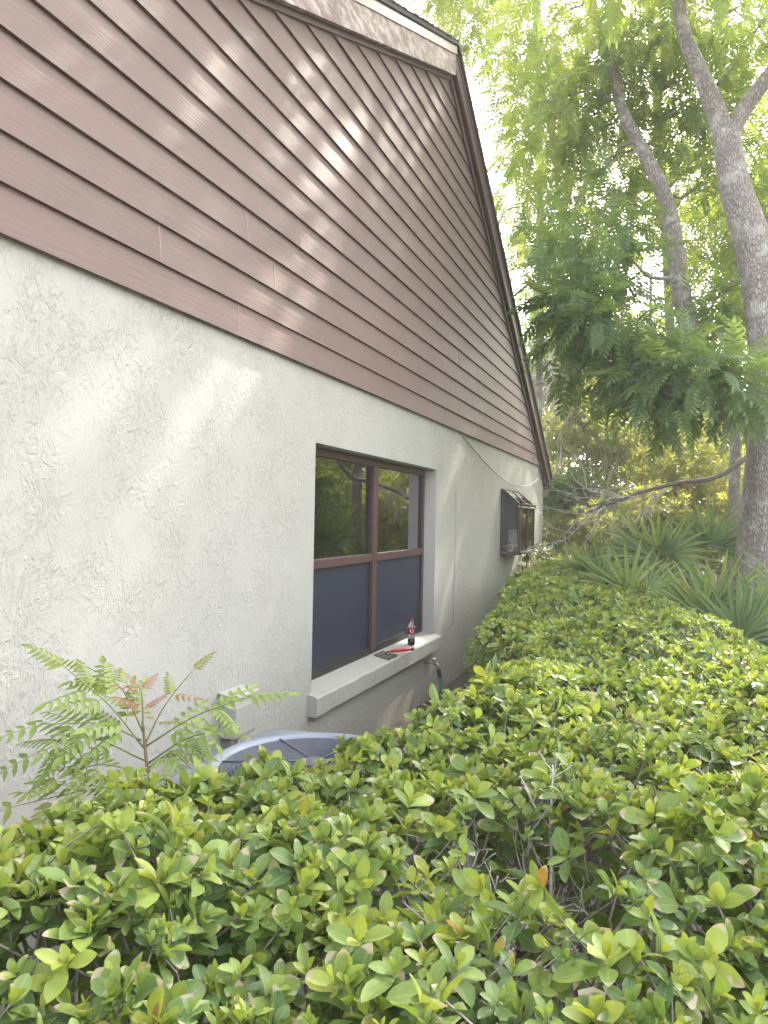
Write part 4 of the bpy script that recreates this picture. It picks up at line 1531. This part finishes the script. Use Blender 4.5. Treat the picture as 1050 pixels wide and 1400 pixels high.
def limb_to(starts, c, r, r0=.03):
    """bent limb from the nearest of the start points to a cluster centre"""
    c = np.asarray(c)
    S = np.asarray(starts)
    dist = np.linalg.norm(S - c, axis=1) + .6 * np.maximum(0, S[:, 2] - c[2] + .3)
    s = S[np.argmin(dist)]
    L = np.linalg.norm(c - s)
    mid = s * .5 + c * .5 + r.normal(0, .12 * L, 3) + np.array([0, 0, .10 * L])
    q1 = s * .75 + c * .25 + r.normal(0, .06 * L, 3)
    return smooth_path([s, q1, mid, c], 10)


def build_tree(name, label, cat, root, trunks, clusters, tm, size, mat, bark, seed, group=None, vmean=.5, droop=.35, sides=12, branch_r=.028, kindcrown=True, wob=.05, flat=.75):
    r = np.random.default_rng(seed)
    root = np.array([root[0], root[1], 0.0])
    o = thing(name, label, cat, root, group)
    starts = []
    for ti, (path, r0, r1, n) in enumerate(trunks):
        pts = smooth_path(path, n)
        rad = np.linspace(0, 1, n)
        rad = r1 + (r0 - r1) * (1 - rad) ** 1.5
        if ti == 0:
            rad[:3] *= np.array([1.35, 1.15, 1.04])
        V, F = tube_np(pts - root, rad, sides if ti == 0 else max(8, sides - 2), True, wob, seed + ti)
        MB().add(V, F).build('trunk' if ti == 0 else 'limb', bark, o, smooth=True)
        starts.extend(list(pts[n // 3:]))
    tw = []
    ends = []
    order = sorted(range(len(clusters)), key=lambda i: np.min(np.linalg.norm(np.asarray(starts) - clusters[i][0], axis=1)))
    for i in order:
        c, rad, cnt, vs_ = clusters[i]
        pts = limb_to(starts, c, r)
        L = np.linalg.norm(pts[-1] - pts[0])
        rr = branch_r * min(1.3, .5 + .35 * L)
        V, F = tube_np(pts - root, np.linspace(rr, rr * .3, 10), 6, False)
        tw.append(pack(V, F))
        starts.extend(list(pts[4:]))
        for q in range(max(3, int(cnt / 14))):
            u = r.normal(0, 1, 3)
            u /= np.linalg.norm(u)
            e2 = np.asarray(c) + u * rad * r.uniform(.5, .95)
            s2 = pts[r.integers(5, 10)]
            V, F = tube_np(np.array([s2, s2 * .5 + e2 * .5 + r.normal(0, .08 * rad, 3), e2]) - root, [rr * .30, rr * .2, rr * .1], 4, False)
            tw.append(pack(V, F))
    if tw:
        bo = mesh_np('branches', tw, bark, o)
        bo['kind'] = 'stuff'
    cl = leaf_cloud([(np.asarray(c) - root, rad, cnt, vs_) for c, rad, cnt, vs_ in clusters], tm, r, size, vmean, droop, flat)
    co = mesh_np('crown', cl, mat, o, smooth=False)
    co['kind'] = 'stuff'
    return o


# --- the big leaning tree
F1 = 8.2
root = at(1046, 700, F1)
root[2] = 0
trunk = [root + np.array([0, 0, -.1]), at(1046, 800, F1), at(1050, 690, F1), at(1056, 570, F1), at(1052, 450, F1), at(1030, 340, F1), at(1006, 260, F1), at(993, 180, F1)]
limb_l = [at(992, 195, F1), at(978, 150, F1), at(955, 95, F1), at(935, 45, F1), at(926, -20, F1 + .1), at(915, -120, F1 + .3), at(930, -260, F1 + .4), at(900, -420, F1 + .6)]
limb_r = [at(995, 195, F1), at(1008, 165, F1), at(1035, 125, F1 - .1), at(1065, 85, F1 - .2), at(1110, 10, F1 - .3), at(1150, -120, F1 - .4), at(1210, -260, F1 - .6)]
limb_m = [at(1050, 640, F1 + .1), at(1022, 570, F1 + .25), at(985, 520, F1 + .5), at(950, 470, F1 + .7), at(932, 400, F1 + .8), at(922, 330, F1 + .9), at(908, 265, F1 + .9),
          at(878, 205, F1 + 1.0), at(850, 150, F1 + 1.0), at(838, 90, F1 + 1.1), at(812, 20, F1 + 1.1), at(800, -80, F1 + 1.2), at(770, -220, F1 + 1.2)]
rb = np.random.default_rng(77)
CL = []
def cl(px, py, fwd, rad, cnt, vs_=0.0):
    CL.append((at(px, py, fwd), rad, cnt, vs_))
# drooping sprays in front, their shade put into a darker leaf value
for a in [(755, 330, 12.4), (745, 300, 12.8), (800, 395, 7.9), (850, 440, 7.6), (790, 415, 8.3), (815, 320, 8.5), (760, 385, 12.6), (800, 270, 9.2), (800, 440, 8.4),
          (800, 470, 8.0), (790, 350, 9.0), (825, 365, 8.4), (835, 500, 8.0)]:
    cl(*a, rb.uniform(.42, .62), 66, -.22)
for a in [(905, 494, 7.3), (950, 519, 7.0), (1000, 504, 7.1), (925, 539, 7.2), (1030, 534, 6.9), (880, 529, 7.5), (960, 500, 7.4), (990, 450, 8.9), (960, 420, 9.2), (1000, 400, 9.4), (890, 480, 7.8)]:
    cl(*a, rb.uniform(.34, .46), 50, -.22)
# upper crown, its backlight put into a brighter leaf value
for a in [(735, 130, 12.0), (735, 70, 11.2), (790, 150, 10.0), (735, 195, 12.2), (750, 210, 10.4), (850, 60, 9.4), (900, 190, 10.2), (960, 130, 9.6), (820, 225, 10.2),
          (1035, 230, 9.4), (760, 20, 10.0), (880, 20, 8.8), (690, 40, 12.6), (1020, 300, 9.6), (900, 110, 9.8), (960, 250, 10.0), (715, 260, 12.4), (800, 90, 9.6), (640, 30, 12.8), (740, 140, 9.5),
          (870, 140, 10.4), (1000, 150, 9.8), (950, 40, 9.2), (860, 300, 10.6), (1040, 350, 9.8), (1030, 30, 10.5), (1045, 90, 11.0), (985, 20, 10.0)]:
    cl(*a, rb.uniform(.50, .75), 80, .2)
# the rest of the crown above the picture
for q in range(52):
    cl(rb.uniform(640, 1750), rb.uniform(-950, -60), rb.uniform(6.4, 10.5), rb.uniform(.6, .95), 70, .1)
for q in range(16):  # unseen clusters added to cut the sun patches on the wall
    cl(rb.uniform(640, 1150), rb.uniform(-720, -110), rb.uniform(6.6, 9.5), rb.uniform(.6, .9), 75, .1)
for q in range(10):
    cl(rb.uniform(1100, 1600), rb.uniform(0, 420), rb.uniform(7.0, 10.5), rb.uniform(.6, .9), 60, .0)
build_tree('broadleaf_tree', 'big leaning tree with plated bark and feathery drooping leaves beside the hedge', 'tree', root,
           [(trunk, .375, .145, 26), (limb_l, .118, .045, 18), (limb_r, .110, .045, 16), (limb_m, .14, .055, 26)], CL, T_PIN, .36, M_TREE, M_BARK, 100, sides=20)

# --- trees behind
def px_tree(name, label, base_px, fwd, top_py, r0, clusters, tm, size, mat, bark, seed, lean=0, group='trees and shrubs in the woods behind the house', **kw):
    b = at(base_px, 700, fwd)
    b[2] = 0
    t = at(base_px + lean, top_py, fwd)
    mid = b * .5 + t * .5 + np.array([.15, 0, 0])
    return build_tree(name, label, 'tree' if r0 > .05 else 'shrub', b, [([b + (0, 0, -.1), b + (0.02, 0, .3), mid, t], r0, r0 * .45, 12)],
                      [(at(px, py, fwd + df), rad, cnt, vs_) for px, py, df, rad, cnt, vs_ in clusters], tm, size, mat, bark, seed, group, **kw)


def cloud(x0, x1, y0, y1, n, rad, cnt, dep, seed, vs_=0.0):
    r = np.random.default_rng(seed)
    return [(r.uniform(x0, x1), r.uniform(y0, y1), r.uniform(-dep, dep), rad * r.uniform(.7, 1.3), cnt, vs_ + r.normal(0, .08)) for _ in range(n)]


px_tree('tall_tree', 'tall sunlit yellow green tree showing behind the gable roof edge', 730, 15, -150, .13, cloud(550, 720, -330, 10, 18, .9, 70, 1.5, 1) + cloud(705, 800, 20, 330, 9, .75, 62, 1.2, 2), T_PIN, .42, M_TREE2, M_BARK2, 201)
px_tree('tall_tree', 'tall bright leaved tree rising behind the forked limbs of the big tree', 930, 15.5, -200, .15, cloud(800, 1080, -350, 420, 36, 1.0, 72, 1.6, 3), T_PIN, .42, M_TREE2, M_BARK2, 202, lean=-60)
px_tree('tall_tree', 'thin pale tree trunk right behind the leaning trunk', 1000, 12, 60, .13, cloud(960, 1120, 120, 420, 9, .7, 60, 1, 4), T_PIN, .38, M_TREE, M_BARK2, 203, lean=-15)
px_tree('slender_tree', 'slender tree with dense yellow leaves just past the house corner', 770, 17, 480, .07, cloud(758, 835, 500, 600, 13, .50, 90, 1.0, 5), T_SPR, .26, M_YELLOW, M_BARK2, 204)
px_tree('olive_shrub', 'wide olive green shrub filling the space beside the house corner', 800, 16, 600, .06, cloud(752, 905, 575, 715, 36, .60, 115, 1.0, 6), T_SPR, .20, M_OLIVE, M_BARK2, 205)
px_tree('olive_shrub', 'pale olive shrub with sunlit leaves to the side of the big trunk', 940, 15, 600, .05, cloud(890, 1015, 580, 720, 24, .62, 110, 1.0, 7), T_SPR, .21, M_YELLOW, M_BARK2, 206, vmean=.25)
px_tree('dark_shrub', 'dark green bush against the far house corner', 765, 15, 640, .04, cloud(745, 800, 640, 760, 9, .42, 170, .5, 8), T_SPR, .17, M_DKSHRUB, M_BARK2, 207)
px_tree('low_shrub', 'low greyish shrub under the bare fallen branch', 815, 13.6, 730, .035, cloud(757, 880, 705, 785, 22, .36, 110, .7, 9), T_SPR, .14, M_OLIVE, M_BARK2, 208, vmean=.3)
px_tree('bright_shrub', 'bright yellow green undergrowth bush behind the palmettos', 930, 13, 680, .035, cloud(865, 1015, 670, 790, 18, .45, 110, .6, 10), T_SPR, .20, M_YELLOW, M_BARK2, 209, vmean=.3)
px_tree('hazel_tree', 'light green tree whose crown fills the gap above the olive shrub', 870, 25, 380, .11, cloud(770, 1010, 440, 640, 26, 1.15, 130, 1.2, 11), T_SPR, .40, M_TREE2, M_BARK2, 210, lean=20)
px_tree('hazel_tree', 'shaded blue green tree between the gable edge and the yellow tree', 735, 24, 330, .12, cloud(705, 800, 340, 600, 24, .95, 120, 1.2, 12), T_SPR, .38, M_TREE, M_BARK2, 211)

# woods to the side of the garden (seen in the window glass and shading the yard)
wr = np.random.default_rng(9)
for k in range(16):
    x_ = wr.uniform(6.0, 14.0)
    y_ = wr.uniform(8.0, 27.0)
    if k < 6:
        x_, y_ = 5.5 + k * .5, 13 + k * 2.2
    h_ = wr.uniform(3.0, 7.5)
    cls = []
    for q in range(15):
        zz = wr.uniform(.6, h_)
        cls.append((np.array([x_ + wr.normal(0, 1.0), y_ + wr.normal(0, 1.0), zz]), wr.uniform(.6, .9), 95, wr.normal(0, .12)))
    b = np.array([x_, y_, 0.0])
    build_tree('woodland_tree', 'leafy tree in the woods across from the house wall', 'tree', b, [([b + (0, 0, -.1), b + (.1, 0, h_ * .3), b + (0, .15, h_ * .65), b + (.1, 0, h_)], .10, .03, 12)],
               cls, T_SPR, .30, [M_OLIVE, M_TREE2, M_DKSHRUB, M_TREE][k % 4], M_BARK2, 300 + k, 'trees in the woods across from the house', sides=8)

# far wood: one mass
fr = np.random.default_rng(13)
fc = []
for q in range(120):
    a = fr.uniform(-.75, .95)
    dist = fr.uniform(26, 40)
    h = fr.uniform(.3, 8.5) * (1 if fr.random() < .8 else .4)
    fc.append((np.array([2 + dist * math.sin(a), dist * math.cos(a), h]), fr.uniform(1.2, 2.2), 150, fr.normal(0, .15)))
for q in range(60):
    a = fr.uniform(-.62, .75)
    dist = fr.uniform(21, 27)
    fc.append((np.array([2 + dist * math.sin(a), dist * math.cos(a), fr.uniform(.3, 3.2)]), fr.uniform(.8, 1.2), 110, fr.normal(.05, .15)))
fwood = mesh_np('far_woodland', leaf_cloud(fc, T_SPR, fr, .62), M_OLIVE, None, smooth=False)
tag(fwood, 'hazy mass of woodland far behind the house', 'woodland', kind='stuff')

# ------------------------------------------------------------------ fallen branch and dead vines
db = at(1005, 640, 11.2)
fb = thing('fallen_branch', 'bare dark fallen branch arching down into bleached twigs beside the palmettos', 'branch', (db[0], db[1], 0))
o0 = np.array([db[0], db[1], 0])
path = smooth_path([at(1040, 610, 11.4), at(985, 650, 11.2), at(930, 660, 11), at(880, 672, 10.9), at(845, 685, 10.8), at(805, 700, 10.8)], 26)
MB().tube(path - o0, np.linspace(.042, .012, 26), 9).build('bough', M_BRANCHD, fb, smooth=True)
dr = np.random.default_rng(31)
for q in range(20):
    i = int(dr.integers(11, 25))
    acc = []
    d = -CR * dr.uniform(.4, 1.1) + np.array([0, 0, dr.uniform(-.75, .12)]) + dr.normal(0, .22, 3)
    twig_tree(path[i], d, dr.uniform(.45, .95), dr.uniform(.007, .012), 2, acc, dr, .38)
    mb = MB()
    for V, F in acc:
        mb.add(V - o0, F)
    mb.build('dead_twig', M_DEAD, fb, smooth=True)
vb = at(752, 640, 16)
vine = thing('dead_vine', 'tangle of bleached hanging vines beside the gable edge', 'vine', (vb[0], vb[1], 0))
o0 = np.array([vb[0], vb[1], 0])
for q in range(4):
    px0 = 745 + q * 14
    p = smooth_path([at(750 + q * 4 + dr.normal(0, 4), 740 - q * 9, 15.9 + q * .2) if j == 0 else at(752 + q * 3 * j + dr.normal(0, 5), 740 - j * 55 + dr.uniform(-15, 15), 15.9 + dr.normal(0, .2)) for j in range(5)], 22)
    MB().tube(p - o0, np.linspace(.022, .008, 22), 6).build('vine_stem', M_DEAD, vine, smooth=True)
for q in range(34):
    acc = []
    s = at(dr.uniform(735, 800), dr.uniform(468, 520), dr.uniform(15.4, 16.2))
    d = CR * dr.normal(-.15, .6) + np.array([0, 0, -dr.uniform(.3, 1.0)])
    twig_tree(s, d, dr.uniform(.5, 1.1), .010, 2, acc, dr, .40)
    mb = MB()
    for V, F in acc:
        mb.add(V - o0, F)
    mb.build('dead_twig', M_DEAD, vine, smooth=True)

# ------------------------------------------------------------------ variegated plant under the greenhouse window
vp = at(722, 775, 11.6)
vpl = thing('variegated_plant', 'cream and green variegated plant below the greenhouse window', 'plant', (vp[0], vp[1], 0))
o0 = np.array([vp[0], vp[1], 0])
vr_ = np.random.default_rng(8)
tips = []
for q in range(16):
    tip = at(vr_.uniform(700, 742), vr_.uniform(752, 785), 11.6 + vr_.uniform(-.2, .2))
    tip[0] = max(tip[0], .10)
    tips.append(tip)
    MB().tube(smooth_path([(0, 0, 0), (tip - o0) * .5 + vr_.normal(0, .04, 3), tip - o0], 7), np.linspace(.01, .004, 7), 5).build('stem', M_BRANCHD, vpl, smooth=True)
for tip in tips:
    for q in range(8):
        d = vr_.normal(0, 1, 3) + np.array([.2, -.3, .4])
        Rm = frames(d[None], (vr_.normal(0, .5, 3) + np.array([.2, -.5, 1]))[None])
        V, F, A = scatter(T_HI[q % 4], Rm, (tip + vr_.normal(0, .05, 3) - o0)[None], np.array([[.11, .12, .12]]), np.array([vr_.random()]))
        mesh_np('leaf', [(V, F, A)], M_VARIEG, vpl)

# ------------------------------------------------------------------ dry leaves on the soil by the wall
lr_ = np.random.default_rng(17)
n = 2600
x = lr_.uniform(.02, 3.6, n)
y = lr_.uniform(.2, 14, n)
Pq = np.stack([x, y, lr_.uniform(.004, .03, n)], 1)
d = np.stack([lr_.normal(0, 1, n), lr_.normal(0, 1, n), lr_.normal(0, .15, n)], 1)
nr = np.stack([lr_.normal(0, .3, n), lr_.normal(0, .3, n), np.ones(n)], 1)
sz = lr_.uniform(.03, .09, n)
lit = mesh_np('leaf_litter', [scatter(T_LO, frames(d, nr), Pq, np.stack([sz * lr_.uniform(.4, 1.2, n), sz, sz], 1), lr_.random(n))], M_LITTER, None)
tag(lit, 'dry brown fallen leaves on the soil between wall and hedge', 'leaf litter', kind='stuff')

# ------------------------------------------------------------------ added haze volume, lifts dark tones like lens glare
hz_m = bpy.data.materials.new('glare_haze')
hz_m.use_nodes = True
hn = hz_m.node_tree
for n_h in list(hn.nodes):
    hn.nodes.remove(n_h)
h_out = hn.nodes.new('ShaderNodeOutputMaterial')
h_vol = hn.nodes.new('ShaderNodeVolumePrincipled')
h_vol.inputs['Color'].default_value = (0.97, 0.97, 0.95, 1)
h_vol.inputs['Density'].default_value = 0.004
h_vol.inputs['Anisotropy'].default_value = 0.2
hn.links.new(h_vol.outputs[0], h_out.inputs['Volume'])
haze = MB().box(-45, 65, -35, 85, -1.2, 24).build('haze', hz_m)
haze['kind'] = 'stuff'
tag(haze, 'thin added haze around house and trees standing in for lens glare', 'haze', kind='stuff')
